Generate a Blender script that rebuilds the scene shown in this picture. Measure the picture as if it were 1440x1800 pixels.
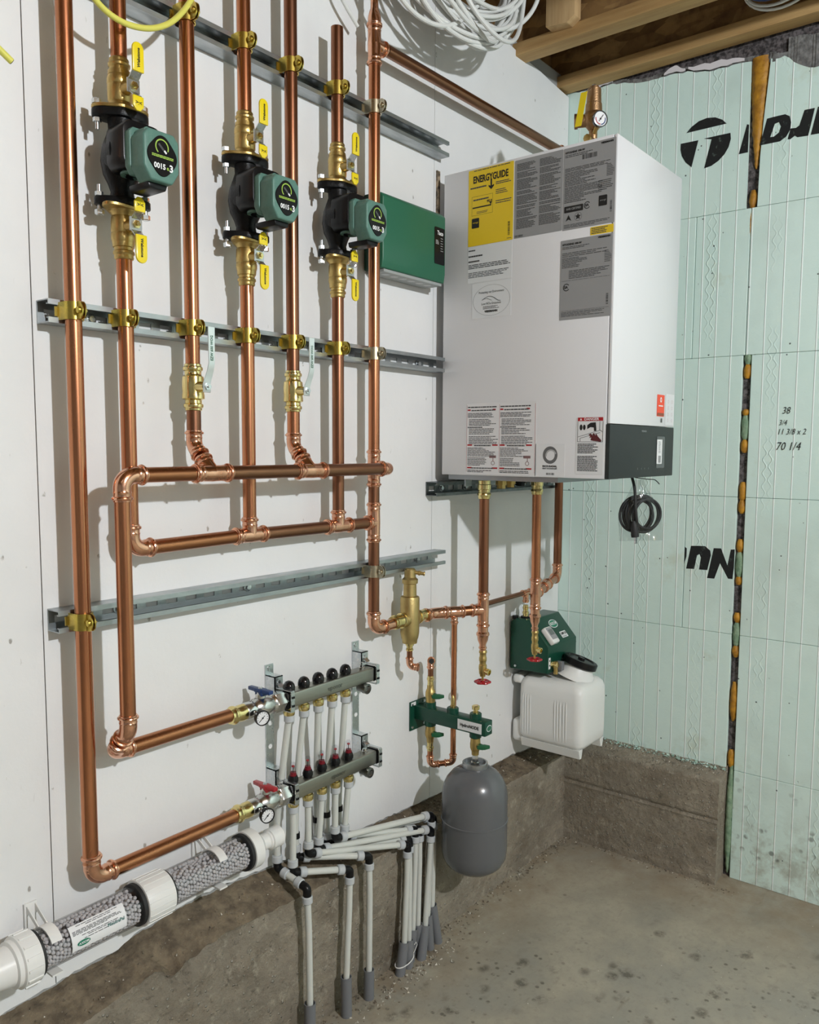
import bpy, bmesh, math, random
from mathutils import Vector as V, Matrix as M
random.seed(7)
sc = bpy.context.scene
for o in list(bpy.data.objects): bpy.data.objects.remove(o)
col = sc.collection
ZUP = 1.42                     # everything below is written relative to eye height; lifted so the floor is z = 0 at the end

# ------------------------------------------------------------------ camera, light, exposure
cd = bpy.data.cameras.new('camera'); cam = bpy.data.objects.new('camera', cd); col.objects.link(cam)
cd.sensor_fit = 'HORIZONTAL'; cd.sensor_width = 36; cd.lens = 1448.37 * 36 / 1440; cd.shift_y = 21.3 / 1440
cd.clip_start = .02; cd.clip_end = 50
right, down, fwd = V((.62168, -.78325, .0052)), V((-.069, -.0613, -.9957)), V((.7802, .6187, -.0921))
fwd.normalize(); right = (right - fwd * right.dot(fwd)).normalized(); up = right.cross(fwd)
cam.matrix_world = M(((right.x, up.x, -fwd.x, 0), (right.y, up.y, -fwd.y, -1.4504), (right.z, up.z, -fwd.z, 0), (0, 0, 0, 1)))
sc.camera = cam
w = bpy.data.worlds.new('world'); sc.world = w; w.use_nodes = True
w.node_tree.nodes['Background'].inputs[0].default_value = (.80, .86, 1, 1)
w.node_tree.nodes['Background'].inputs[1].default_value = .32
vs = sc.view_settings; vs.view_transform = 'Standard'; vs.look = 'None'; vs.gamma = 1; vs.use_curve_mapping = False; vs.exposure = 0.0
LAMP_A = (0.70, -3.15, 1.13); LAMP_W = 286          # bare bulb under the joists, the one that throws the pipe shadows
FILL_LIGHTS = (((-.9, -1.9, 1.2), 1.5), ((1.5, -3.9, 1.2), 2.5), ((-1.2, -3.6, 1.2), 1.5))   # fill lights added to lift the shadows, built as long shop lights

# ------------------------------------------------------------------ materials
MATS = {}
def nd(nt, t, **k):
    n = nt.nodes.new(t)
    for a, b in k.items():
        if a.startswith('i_'):
            n.inputs[a[2:].replace('_', ' ')].default_value = b
        else: setattr(n, a, b)
    return n
def c4(c): return (c[0], c[1], c[2], 1)
def mat(name, c, rough=.5, metal=0, c2=None, scale=20, lo=.4, hi=.65, bump=0, bscale=80, spec=.5, rvar=0, stretch=None, trans=0, ior=1.45, emit=0, alpha=1, coat=0, detail=5, sss=0):
    if name in MATS: return MATS[name]
    m = bpy.data.materials.new(name); m.use_nodes = True; nt = m.node_tree; b = nt.nodes['Principled BSDF']; L = nt.links.new
    b.inputs['Base Color'].default_value = c4(c); b.inputs['Roughness'].default_value = rough; b.inputs['Metallic'].default_value = metal
    b.inputs['Specular IOR Level'].default_value = spec; b.inputs['IOR'].default_value = ior
    if trans: b.inputs['Transmission Weight'].default_value = trans
    if alpha < 1: b.inputs['Alpha'].default_value = alpha
    if coat: b.inputs['Coat Weight'].default_value = coat; b.inputs['Coat Roughness'].default_value = .12
    if sss: b.inputs['Subsurface Weight'].default_value = sss; b.inputs['Subsurface Radius'].default_value = (.02, .02, .02); b.inputs['Subsurface Scale'].default_value = .5
    if emit: b.inputs['Emission Color'].default_value = c4(c); b.inputs['Emission Strength'].default_value = emit
    if c2 or bump or rvar:
        tc = nd(nt, 'ShaderNodeTexCoord'); mp = nd(nt, 'ShaderNodeMapping')
        if stretch: mp.inputs['Scale'].default_value = stretch
        L(tc.outputs['Object'], mp.inputs['Vector'])
    if c2 or rvar:
        n = nd(nt, 'ShaderNodeTexNoise', i_Scale=scale, i_Detail=detail, i_Roughness=.6); L(mp.outputs[0], n.inputs['Vector'])
        mr = nd(nt, 'ShaderNodeMapRange', i_From_Min=lo, i_From_Max=hi); L(n.outputs['Fac'], mr.inputs['Value'])
        if c2:
            mx = nd(nt, 'ShaderNodeMix', data_type='RGBA'); mx.inputs['A'].default_value = c4(c); mx.inputs['B'].default_value = c4(c2)
            L(mr.outputs[0], mx.inputs['Factor']); L(mx.outputs['Result'], b.inputs['Base Color'])
        if rvar:
            rr = nd(nt, 'ShaderNodeMapRange', i_To_Min=rough, i_To_Max=rough + rvar); L(mr.outputs[0], rr.inputs['Value']); L(rr.outputs[0], b.inputs['Roughness'])
    if bump:
        n2 = nd(nt, 'ShaderNodeTexNoise', i_Scale=bscale, i_Detail=6); L(mp.outputs[0], n2.inputs['Vector'])
        bp = nd(nt, 'ShaderNodeBump', i_Strength=bump, i_Distance=.004); L(n2.outputs['Fac'], bp.inputs['Height']); L(bp.outputs[0], b.inputs['Normal'])
    MATS[name] = m; return m

COPPER = mat('copper tube', (.59, .25, .125), .23, 1, (.36, .14, .072), 9, .42, .75, rvar=.12, stretch=(1, 1, .25), bump=.04, bscale=60)
COPPER_H = mat('copper tube level', (.50, .21, .10), .25, 1, (.29, .118, .058), 9, .4, .7, rvar=.12, stretch=(.25, 1, 1), bump=.04, bscale=60)
COPPER_D = mat('tarnished copper tube', (.33, .145, .08), .28, 1, (.19, .09, .055), 8, .4, .68, rvar=.14, stretch=(1, 1, .3), bump=.04, bscale=60)
COPPER_DH = mat('tarnished copper tube level', (.31, .145, .08), .28, 1, (.19, .095, .055), 8, .4, .68, rvar=.14, stretch=(.3, 1, 1), bump=.04, bscale=60)
COPPER_F = mat('bright copper fitting', (.78, .42, .275), .17, 1, (.62, .28, .16), 22, .45, .72, rvar=.14, bump=.05, bscale=90)
BRASS = mat('cast brass', (.60, .44, .17), .36, 1, (.47, .33, .12), 25, .4, .7, rvar=.1, bump=.12, bscale=260)
BRASS_B = mat('bright brass', (.80, .66, .30), .17, 1, (.62, .48, .18), 30, .45, .7, rvar=.1)
BRASS_M = mat('matte forged brass', (.55, .42, .18), .45, 1, (.46, .34, .14), 30, .4, .7, bump=.15, bscale=300)
BRONZE = mat('bronze casting', (.48, .30, .16), .42, 1, (.40, .24, .12), 30, .4, .7, bump=.2, bscale=300)
CLAMPG = mat('yellow zinc clamp', (.62, .47, .10), .26, 1, (.45, .33, .08), 30, .4, .7, rvar=.12)
CLAMPN = mat('nickel clamp', (.62, .56, .42), .27, 1, (.48, .40, .26), 30, .4, .7, rvar=.1)
ZINC = mat('galvanised steel', (.50, .53, .54), .36, 1, (.36, .39, .40), 35, .35, .7, rvar=.16, stretch=(.3, 1, 1))
STEEL = mat('zinc plated steel', (.68, .71, .72), .25, 1, (.54, .57, .58), 40, .4, .7, rvar=.1)
STAINLESS = mat('brushed stainless', (.42, .42, .37), .30, 1, (.35, .35, .31), 14, .3, .7, rvar=.08, stretch=(.1, 1, 6))
CHROME = mat('nickel plated', (.70, .70, .68), .16, 1, (.52, .52, .50), 40, .45, .7, rvar=.12)
BLACKCAST = mat('black cast iron', (.006, .006, .0065), .36, 0, (.010, .010, .010), 60, bump=.18, bscale=220, spec=.25)
BLACKP = mat('black plastic', (.007, .007, .0075), .3, spec=.3)
BLACKG = mat('glossy black plastic', (.008, .008, .009), .1)
BLACKR = mat('black rubber', (.02, .02, .02), .6)
DARKSLATE = mat('dark slate panel', (.016, .020, .0205), .42)
GREENP = mat('pump green', (.10, .21, .17), .42, 0, (.115, .235, .19), 120, bump=.05, bscale=400)
GREENC = mat('controller green', (.024, .135, .075), .36, bump=.05, bscale=500)
GREEND = mat('dark green enamel', (.006, .058, .034), .3, bump=.03, bscale=300)
GREENL = mat('lime print', (.34, .52, .08), .5)
GREENH = mat('green lever', (.012, .10, .04), .35)
YELLOWH = mat('yellow vinyl', (.86, .66, .015), .32, coat=.3)
YELLOWL = mat('yellow label', (.80, .56, .022), .45)
YELLOWC = mat('yellow cable jacket', (.72, .68, .13), .4)
WHITEC = mat('white cable jacket', (.72, .72, .69), .4)
WHITEE = mat('white enamel', (.755, .75, .76), .28, coat=.15)
WHITEPL = mat('white plastic', (.80, .79, .76), .35)
WHITEL = mat('white lettering', (.85, .85, .85), .5)
GREYL = mat('grey label', (.30, .30, .30), .5)
CLEARL = mat('pale sticker', (.74, .745, .75), .35)
LBLW = mat('white label', (.80, .80, .80), .5)
INK = mat('black ink', (.012, .012, .012), .5)
INKG = mat('soft ink', (.075, .075, .075), .6)
INKR = mat('red ink', (.42, .015, .02), .5)
INKW = mat('wall stamp ink', (.010, .011, .011), .7, c2=(.10, .13, .115), scale=70, lo=.60, hi=.74, detail=8)
ORANGEL = mat('orange label', (.85, .09, .04), .5)
REDP = mat('red paint', (.40, .012, .02), .3, coat=.3)
BLUEP = mat('blue paint', (.012, .04, .15), .35)
TANKG = mat('grey enamel', (.115, .118, .125), .26, coat=.25)
TANKW = mat('white polyethylene', (.80, .80, .77), .36, sss=.25, bump=.03, bscale=40)
PEX = mat('natural pex', (.62, .63, .585), .32, sss=.2)
PEXRING = mat('pex ring', (.50, .52, .53), .4, sss=.1)
PVCG = mat('grey conduit', (.17, .175, .185), .5, c2=(.34, .33, .31), scale=14, lo=.62, hi=.8)
def clear(name, tint, ior, rough):
    m = bpy.data.materials.new(name); m.use_nodes = True; nt = m.node_tree; nt.nodes.remove(nt.nodes['Principled BSDF']); L = nt.links.new
    lw = nd(nt, 'ShaderNodeLayerWeight', i_Blend=.5); f0 = ((ior - 1) / (ior + 1)) ** 2; fr = nd(nt, 'ShaderNodeMath', operation='MULTIPLY_ADD'); pw = nd(nt, 'ShaderNodeMath', operation='POWER'); pw.inputs[1].default_value = 5; L(lw.outputs['Facing'], pw.inputs[0]); L(pw.outputs[0], fr.inputs[0]); fr.inputs[1].default_value = 1 - f0; fr.inputs[2].default_value = f0; tr = nd(nt, 'ShaderNodeBsdfTransparent'); tr.inputs[0].default_value = c4(tint); gl = nd(nt, 'ShaderNodeBsdfGlossy', i_Roughness=rough); mx = nd(nt, 'ShaderNodeMixShader')
    L(fr.outputs[0], mx.inputs[0]); L(tr.outputs[0], mx.inputs[1]); L(gl.outputs[0], mx.inputs[2]); L(mx.outputs[0], nt.nodes['Material Output'].inputs[0]); return m
GLASS = clear('clear acrylic', (.93, .93, .94), 1.4, .04)
CLEARB = clear('clear film', (.90, .91, .91), 1.5, .10)
MEDIA = mat('calcite beads', (.66, .64, .625), .8)
WOOD = mat('spruce', (.56, .36, .15), .7, 0, (.40, .23, .085), 6, .35, .7, stretch=(6, .5, 6), bump=.2, bscale=40)
WOODP = mat('pale pine', (.60, .41, .21), .7, 0, (.46, .29, .13), 8, .35, .7, stretch=(6, 6, .5))
FOAMO = mat('orange spray foam', (.52, .25, .02), .55, 0, (.30, .13, .012), 30, .4, .65, bump=.8, bscale=45)
FOAMG = mat('green foam scrap', (.17, .27, .17), .8, 0, (.26, .36, .24), 40, .4, .6, bump=.7, bscale=120)
GAPC = mat('exposed concrete', (.15, .13, .13), .9, 0, (.035, .03, .03), 70, .4, .6, bump=1, bscale=90)
MORTAR = mat('rough mortar', (.24, .235, .225), .95, 0, (.10, .095, .09), 45, .4, .65, bump=1, bscale=70)
PAPER = mat('loose house wrap', (.72, .68, .70), .7)
LAMPM = mat('lamp glass', (1, .86, .68), .5, emit=1)

def surf_mat(name, fn):
    m = bpy.data.materials.new(name); m.use_nodes = True; nt = m.node_tree; b = nt.nodes['Principled BSDF']
    tc = nd(nt, 'ShaderNodeTexCoord'); fn(nt, b, tc.outputs['Object'], nt.links.new); return m
def noise(nt, L, vec, scale, detail=5, rough=.6, stretch=None):
    n = nd(nt, 'ShaderNodeTexNoise', i_Scale=scale, i_Detail=detail, i_Roughness=rough)
    if stretch:
        mp = nd(nt, 'ShaderNodeMapping'); mp.inputs['Scale'].default_value = stretch; L(vec, mp.inputs['Vector']); vec = mp.outputs[0]
    L(vec, n.inputs['Vector']); return n.outputs['Fac']
def rng(nt, L, v, a, b, c=0, d=1):
    r = nd(nt, 'ShaderNodeMapRange', i_From_Min=a, i_From_Max=b, i_To_Min=c, i_To_Max=d); L(v, r.inputs['Value']); return r.outputs[0]
def mixc(nt, L, f, a, b):
    x = nd(nt, 'ShaderNodeMix', data_type='RGBA')
    for k, s in (('A', a), ('B', b)):
        if isinstance(s, tuple): x.inputs[k].default_value = c4(s)
        else: L(s, x.inputs[k])
    L(f, x.inputs['Factor']); return x.outputs['Result']
def mth(nt, L, op, a, b=None):
    x = nd(nt, 'ShaderNodeMath', operation=op)
    for i, s in enumerate((a, b)):
        if s is None: continue
        if isinstance(s, (int, float)): x.inputs[i].default_value = s
        else: L(s, x.inputs[i])
    return x.outputs[0]
def spots(nt, L, vec, scale, thr, soft, stretch=None):
    if stretch:
        mp = nd(nt, 'ShaderNodeMapping'); mp.inputs['Scale'].default_value = stretch; L(vec, mp.inputs['Vector']); vec = mp.outputs[0]
    v = nd(nt, 'ShaderNodeTexVoronoi', i_Scale=scale); L(vec, v.inputs['Vector'])
    return rng(nt, L, v.outputs['Distance'], thr, thr + soft, 1, 0)
def bump(nt, L, b, h, s, d=.004):
    x = nd(nt, 'ShaderNodeBump', i_Strength=s, i_Distance=d); L(h, x.inputs['Height']); L(x.outputs[0], b.inputs['Normal'])

def f_white(nt, b, vec, L):
    a = noise(nt, L, vec, 3, 4); c = mixc(nt, L, rng(nt, L, a, .35, .7), (.81, .805, .795), (.76, .755, .745))
    wob = noise(nt, L, vec, 45, 3)
    s = mth(nt, L, 'MULTIPLY', spots(nt, L, vec, 20, .060, .02, (1, 1, .5)), rng(nt, L, wob, .48, .58))
    sc2 = mth(nt, L, 'MULTIPLY', rng(nt, L, noise(nt, L, vec, 120, 2, .5, (1, 1, .25)), .71, .75), rng(nt, L, noise(nt, L, vec, 5), .5, .62))
    c = mixc(nt, L, mth(nt, L, 'MULTIPLY', s, .75), c, (.24, .21, .17)); c = mixc(nt, L, mth(nt, L, 'MULTIPLY', sc2, .5), c, (.38, .35, .30))
    L(c, b.inputs['Base Color']); b.inputs['Roughness'].default_value = .55
    h = mth(nt, L, 'ADD', noise(nt, L, vec, 30, 5), mth(nt, L, 'MULTIPLY', s, -3))
    bump(nt, L, b, h, .22)
M_WHITE = surf_mat('white painted panel', f_white)
def f_mint(nt, b, vec, L):
    sp = nd(nt, 'ShaderNodeSeparateXYZ'); L(vec, sp.inputs[0]); y, z = sp.outputs['Y'], sp.outputs['Z']
    fy = mth(nt, L, 'ABSOLUTE', mth(nt, L, 'SUBTRACT', mth(nt, L, 'FRACT', mth(nt, L, 'ADD', mth(nt, L, 'MULTIPLY', y, 20), 100.37)), .5))
    line = rng(nt, L, fy, .022, .046, 1, 0)                                   # moulded rib every 50 mm
    big = mth(nt, L, 'FRACT', mth(nt, L, 'ADD', mth(nt, L, 'MULTIPLY', y, 5), 100.1))   # embossed chain every 200 mm
    band = rng(nt, L, mth(nt, L, 'ABSOLUTE', mth(nt, L, 'SUBTRACT', big, .5)), .10, .12, 1, 0)
    zig = mth(nt, L, 'SINE', mth(nt, L, 'MULTIPLY', z, 150)); off = mth(nt, L, 'MULTIPLY', mth(nt, L, 'SUBTRACT', big, .5), 14)
    ch = rng(nt, L, mth(nt, L, 'ABSOLUTE', mth(nt, L, 'SUBTRACT', mth(nt, L, 'ABSOLUTE', off), mth(nt, L, 'ADD', mth(nt, L, 'MULTIPLY', zig, .35), .6))), .08, .2, 1, 0)
    fade = rng(nt, L, noise(nt, L, vec, 2.2, 2), .45, .6)
    chain = mth(nt, L, 'MULTIPLY', mth(nt, L, 'MULTIPLY', ch, band), fade)
    a = noise(nt, L, vec, 2.5, 5); c = mixc(nt, L, rng(nt, L, a, .35, .68), (.665, .835, .765), (.72, .875, .81))
    st = noise(nt, L, vec, 4.5, 6, .65); c = mixc(nt, L, rng(nt, L, st, .62, .8, 0, .6), c, (.50, .50, .33))
    gy = noise(nt, L, vec, 1.6, 4); c = mixc(nt, L, rng(nt, L, gy, .56, .75, 0, .5), c, (.46, .52, .47))
    c = mixc(nt, L, mth(nt, L, 'MULTIPLY', line, .9), c, (.93, .98, .95))
    hole = mth(nt, L, 'MULTIPLY', spots(nt, L, vec, 26, .06, .02), rng(nt, L, noise(nt, L, vec, 17, 2), .5, .55))
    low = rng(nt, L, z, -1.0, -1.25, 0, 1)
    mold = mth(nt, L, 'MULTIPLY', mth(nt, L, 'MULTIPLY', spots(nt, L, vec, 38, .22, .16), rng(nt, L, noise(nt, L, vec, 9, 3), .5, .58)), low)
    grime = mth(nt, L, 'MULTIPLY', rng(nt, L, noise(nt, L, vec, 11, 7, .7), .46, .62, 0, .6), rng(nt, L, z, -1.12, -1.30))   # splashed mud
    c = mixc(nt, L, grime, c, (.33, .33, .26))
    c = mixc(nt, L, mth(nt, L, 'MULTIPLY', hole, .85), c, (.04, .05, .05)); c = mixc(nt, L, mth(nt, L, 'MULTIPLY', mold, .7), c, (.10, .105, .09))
    L(c, b.inputs['Base Color']); b.inputs['Roughness'].default_value = .42
    h = mth(nt, L, 'ADD', mth(nt, L, 'MULTIPLY', line, 1.2), mth(nt, L, 'MULTIPLY', chain, .9)); h = mth(nt, L, 'ADD', h, mth(nt, L, 'MULTIPLY', noise(nt, L, vec, 26, 5), .8))
    h = mth(nt, L, 'ADD', h, mth(nt, L, 'MULTIPLY', hole, -1.2)); bump(nt, L, b, h, .5, .004)
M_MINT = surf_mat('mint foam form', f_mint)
def f_conc(nt, b, vec, L):
    a = noise(nt, L, vec, 5, 8, .7); c = mixc(nt, L, rng(nt, L, a, .38, .64), (.42, .365, .28), (.235, .195, .142))
    lay = noise(nt, L, vec, 7, 5, .6, (.35, .35, 5)); c = mixc(nt, L, rng(nt, L, lay, .42, .62, 0, .5), c, (.30, .265, .21))
    lt = noise(nt, L, vec, 26, 8, .75); c = mixc(nt, L, rng(nt, L, lt, .55, .66, 0, .8), c, (.55, .49, .385))
    dk = noise(nt, L, vec, 48, 6, .75); c = mixc(nt, L, rng(nt, L, dk, .56, .68, 0, .7), c, (.12, .10, .075))
    pit = mth(nt, L, 'MULTIPLY', spots(nt, L, vec, 70, .16, .08), rng(nt, L, noise(nt, L, vec, 22, 2), .46, .56))
    c = mixc(nt, L, mth(nt, L, 'MULTIPLY', pit, .7), c, (.58, .54, .46))
    L(c, b.inputs['Base Color']); b.inputs['Roughness'].default_value = .9
    h = mth(nt, L, 'ADD', noise(nt, L, vec, 70, 8, .75), mth(nt, L, 'MULTIPLY', noise(nt, L, vec, 16, 7, .65), 1.6)); h = mth(nt, L, 'ADD', h, mth(nt, L, 'MULTIPLY', pit, .8))
    bump(nt, L, b, h, .95, .010)
M_CONC = surf_mat('board formed concrete', f_conc)
def f_floor(nt, b, vec, L):
    sp = nd(nt, 'ShaderNodeSeparateXYZ'); L(vec, sp.inputs[0])
    a = noise(nt, L, vec, 2.6, 8, .66); c = mixc(nt, L, rng(nt, L, a, .38, .62), (.425, .390, .305), (.275, .255, .202))
    gy = noise(nt, L, vec, 1.3, 5, .6); c = mixc(nt, L, rng(nt, L, gy, .44, .60, 0, .8), c, (.330, .325, .28))
    fine = noise(nt, L, vec, 38, 8, .75); c = mixc(nt, L, rng(nt, L, fine, .5, .72, 0, .45), c, (.22, .20, .16))
    near = mth(nt, L, 'MAXIMUM', rng(nt, L, sp.outputs['Y'], -.36, -.10), rng(nt, L, sp.outputs['X'], 2.30, 2.66))      # brown dirt swept against the footings
    dirt = mth(nt, L, 'MULTIPLY', near, rng(nt, L, noise(nt, L, vec, 7, 7, .7), .34, .62)); c = mixc(nt, L, mth(nt, L, 'MULTIPLY', dirt, .75), c, (.25, .185, .115))
    msk = rng(nt, L, noise(nt, L, vec, 2.3, 5), .47, .56); wob = noise(nt, L, vec, 30, 5, .7)
    st = mth(nt, L, 'MULTIPLY', spots(nt, L, vec, 12, .17, .16, (1, 1.3, 1)), rng(nt, L, wob, .40, .56)); st2 = mth(nt, L, 'MULTIPLY', spots(nt, L, vec, 36, .16, .10), rng(nt, L, wob, .42, .56))
    st = mth(nt, L, 'MULTIPLY', mth(nt, L, 'MAXIMUM', st, st2), msk); c = mixc(nt, L, mth(nt, L, 'MULTIPLY', st, .75), c, (.085, .075, .057))
    sc2 = rng(nt, L, noise(nt, L, vec, 11, 6, .65, (1, 4, 1)), .62, .74, 0, .5); c = mixc(nt, L, sc2, c, (.19, .155, .11))
    sp2 = mth(nt, L, 'MULTIPLY', spots(nt, L, vec, 34, .05, .012), rng(nt, L, noise(nt, L, vec, 14, 2), .55, .6)); c = mixc(nt, L, sp2, c, (.66, .64, .58))
    L(c, b.inputs['Base Color']); b.inputs['Roughness'].default_value = .7
    bump(nt, L, b, mth(nt, L, 'ADD', noise(nt, L, vec, 60, 7, .7), noise(nt, L, vec, 7, 4)), .25)
M_FLOOR = surf_mat('troweled concrete floor', f_floor)
DIRT = mat('dry dirt', (.21, .165, .11), .95, 0, (.11, .085, .058), 30, .38, .62, bump=1, bscale=110, detail=8)
def f_osb(nt, b, vec, L):
    v = nd(nt, 'ShaderNodeTexVoronoi', i_Scale=22); mp = nd(nt, 'ShaderNodeMapping'); mp.inputs['Scale'].default_value = (1, .6, 1.7); mp.inputs['Rotation'].default_value = (.6, 0, 0)
    L(vec, mp.inputs['Vector']); L(mp.outputs[0], v.inputs['Vector'])
    hsv = nd(nt, 'ShaderNodeSeparateColor'); L(v.outputs['Color'], hsv.inputs[0])
    c = mixc(nt, L, hsv.outputs[0], (.20, .105, .034), (.40, .235, .085)); c = mixc(nt, L, rng(nt, L, noise(nt, L, vec, 18, 4), .45, .75), c, (.13, .06, .022))
    L(c, b.inputs['Base Color']); b.inputs['Roughness'].default_value = .75; bump(nt, L, b, v.outputs['Distance'], .3)
M_OSB = surf_mat('oriented strand board', f_osb)
M_BACK = mat('plain grey wall', (.34, .34, .33), .8)

# ------------------------------------------------------------------ mesh helpers
X, Y, Z = V((1, 0, 0)), V((0, 1, 0)), V((0, 0, 1))
def perp(d):
    d = V(d).normalized(); a = Z if abs(d.z) < .9 else X
    u = d.cross(a).normalized(); return u, d.cross(u)
class MB:
    def __init__(s): s.v, s.f, s.m, s.cur = [], [], [], 0
    def slot(s, i): s.cur = i; return s
    def add(s, vs, fs):
        k = len(s.v); s.v += [V(p) for p in vs]; s.f += [tuple(i + k for i in f) for f in fs]; s.m += [s.cur] * len(fs); return s
    def box(s, x0, x1, y0, y1, z0, z1):
        return s.add([(x, y, z) for x in (x0, x1) for y in (y0, y1) for z in (z0, z1)], [(0, 1, 3, 2), (4, 6, 7, 5), (0, 4, 5, 1), (2, 3, 7, 6), (0, 2, 6, 4), (1, 5, 7, 3)])
    def bar(s, c, ax, size):
        "box with centre c, axes ax (3 vectors), full sizes"
        c = V(c); a = [V(q) * (t / 2) for q, t in zip(ax, size)]
        return s.add([c + i * a[0] + j * a[1] + k * a[2] for i in (-1, 1) for j in (-1, 1) for k in (-1, 1)], [(0, 1, 3, 2), (4, 6, 7, 5), (0, 4, 5, 1), (2, 3, 7, 6), (0, 2, 6, 4), (1, 5, 7, 3)])
    def tube(s, path, rad, n=20, caps=True, closed=False):
        P = [V(p) for p in path]; k = len(P)
        if not hasattr(rad, '__len__'): rad = [rad] * k
        T = []
        for i in range(k):
            if closed: t = P[(i + 1) % k] - P[i - 1]
            else: t = P[min(i + 1, k - 1)] - P[max(i - 1, 0)]
            T.append(t.normalized() if t.length > 1e-9 else (T[-1] if T else Z))
        u, _ = perp(T[0]); vs = []
        for i in range(k):
            u = (u - T[i] * u.dot(T[i])).normalized(); w2 = T[i].cross(u)
            vs += [P[i] + (u * math.cos(a) + w2 * math.sin(a)) * rad[i] for a in (2 * math.pi * j / n for j in range(n))]
        fs = []
        for i in range(k if closed else k - 1):
            i2 = (i + 1) % k
            fs += [(i * n + j, i * n + (j + 1) % n, i2 * n + (j + 1) % n, i2 * n + j) for j in range(n)]
        if caps and not closed: fs += [tuple(reversed(range(n))), tuple((k - 1) * n + j for j in range(n))]
        return s.add(vs, fs)
    def lathe(s, o, d, prof, n=24, caps=True):
        o, d = V(o), V(d).normalized(); u, w2 = perp(d); vs = []
        for h, r in prof: vs += [o + d * h + (u * math.cos(a) + w2 * math.sin(a)) * r for a in (2 * math.pi * j / n for j in range(n))]
        k = len(prof); fs = [(i * n + j, i * n + (j + 1) % n, (i + 1) * n + (j + 1) % n, (i + 1) * n + j) for i in range(k - 1) for j in range(n)]
        if caps: fs += [tuple(reversed(range(n))), tuple((k - 1) * n + j for j in range(n))]
        return s.add(vs, fs)
    def cyl(s, a, b, r, n=20): return s.lathe(a, V(b) - V(a), [(0, r), ((V(b) - V(a)).length, r)], n)
    def prism(s, poly, o, u, v, w2, d):
        o, u, v, w2 = V(o), V(u), V(v), V(w2); n = len(poly); a = [o + u * p[0] + v * p[1] for p in poly]; b = [p + w2 * d for p in a]
        return s.add(a + b, [tuple(range(n)), tuple(reversed(range(n, 2 * n)))] + [(i, i + n, (i + 1) % n + n, (i + 1) % n) for i in range(n)])
    def ball(s, c, r, nu=14, nv=8, sc3=(1, 1, 1)):
        vs, fs = [], []; c = V(c)
        for i in range(1, nv):
            t = math.pi * i / nv
            vs += [c + V((math.sin(t) * math.cos(a) * r * sc3[0], math.sin(t) * math.sin(a) * r * sc3[1], math.cos(t) * r * sc3[2])) for a in (2 * math.pi * j / nu for j in range(nu))]
        fs = [(i * nu + j, (i + 1) * nu + j, (i + 1) * nu + (j + 1) % nu, i * nu + (j + 1) % nu) for i in range(nv - 2) for j in range(nu)]
        t0, t1 = len(vs), len(vs) + 1; vs += [c + V((0, 0, r * sc3[2])), c - V((0, 0, r * sc3[2]))]
        fs += [(t0, j, (j + 1) % nu) for j in range(nu)] + [(t1, (nv - 2) * nu + (j + 1) % nu, (nv - 2) * nu + j) for j in range(nu)]
        return s.add(vs, fs)
    def quad(s, a, b, c, d): return s.add([a, b, c, d], [(0, 1, 2, 3)])
    def build(s, name, mats, parent=None, bev=0, seg=2, flat=False, ang=35, origin=None):
        me = bpy.data.meshes.new(name)
        if parent is not None: org = V((0, 0, 0)); 
        elif origin is not None: org = V(origin)
        else:
            lo = V([min(p[i] for p in s.v) for i in range(3)]); hi = V([max(p[i] for p in s.v) for i in range(3)]); org = V(((lo.x + hi.x) / 2, (lo.y + hi.y) / 2, lo.z))
        if parent is not None:
            q = parent; org = V((0, 0, 0))
            while q is not None: org += V(q.location); q = q.parent
        me.from_pydata([tuple(p - org) for p in s.v], [], s.f)
        if not isinstance(mats, (list, tuple)): mats = [mats]
        for m in mats: me.materials.append(m)
        if len(mats) > 1: me.polygons.foreach_set('material_index', s.m)
        bm = bmesh.new(); bm.from_mesh(me)
        if bev:
            bmesh.ops.remove_doubles(bm, verts=bm.verts, dist=1e-6)
            es = [e for e in bm.edges if len(e.link_faces) == 2 and e.calc_face_angle(0) > math.radians(28)]
            bmesh.ops.bevel(bm, geom=es, offset=bev, segments=seg, profile=.5, affect='EDGES', clamp_overlap=True)
        bmesh.ops.recalc_face_normals(bm, faces=bm.faces); bm.to_mesh(me); bm.free()
        if not flat:
            me.polygons.foreach_set('use_smooth', [True] * len(me.polygons)); me.set_sharp_from_angle(angle=math.radians(ang))
        o = bpy.data.objects.new(name, me); col.objects.link(o)
        if parent is not None: o.parent = parent
        else: o.location = org
        return o
def tag(o, label=None, cat=None, group=None, kind=None):
    if label: o['label'] = label
    if cat: o['category'] = cat
    if group: o['group'] = group
    if kind: o['kind'] = kind
    return o
def thing(name, loc, label, cat, group=None):
    o = bpy.data.objects.new(name, None); col.objects.link(o); o.location = loc; o.empty_display_size = .02
    return tag(o, label, cat, group)
def copy_tree(o, loc=None, rot=None, label=None, parent=None):
    c = o.copy(); col.objects.link(c); c.parent = parent
    if loc is not None: c.location = loc
    if rot is not None: c.rotation_euler = rot
    if label: c['label'] = label
    for ch in list(o.children): copy_tree(ch, parent=c)
    return c
_tx = {}
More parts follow.
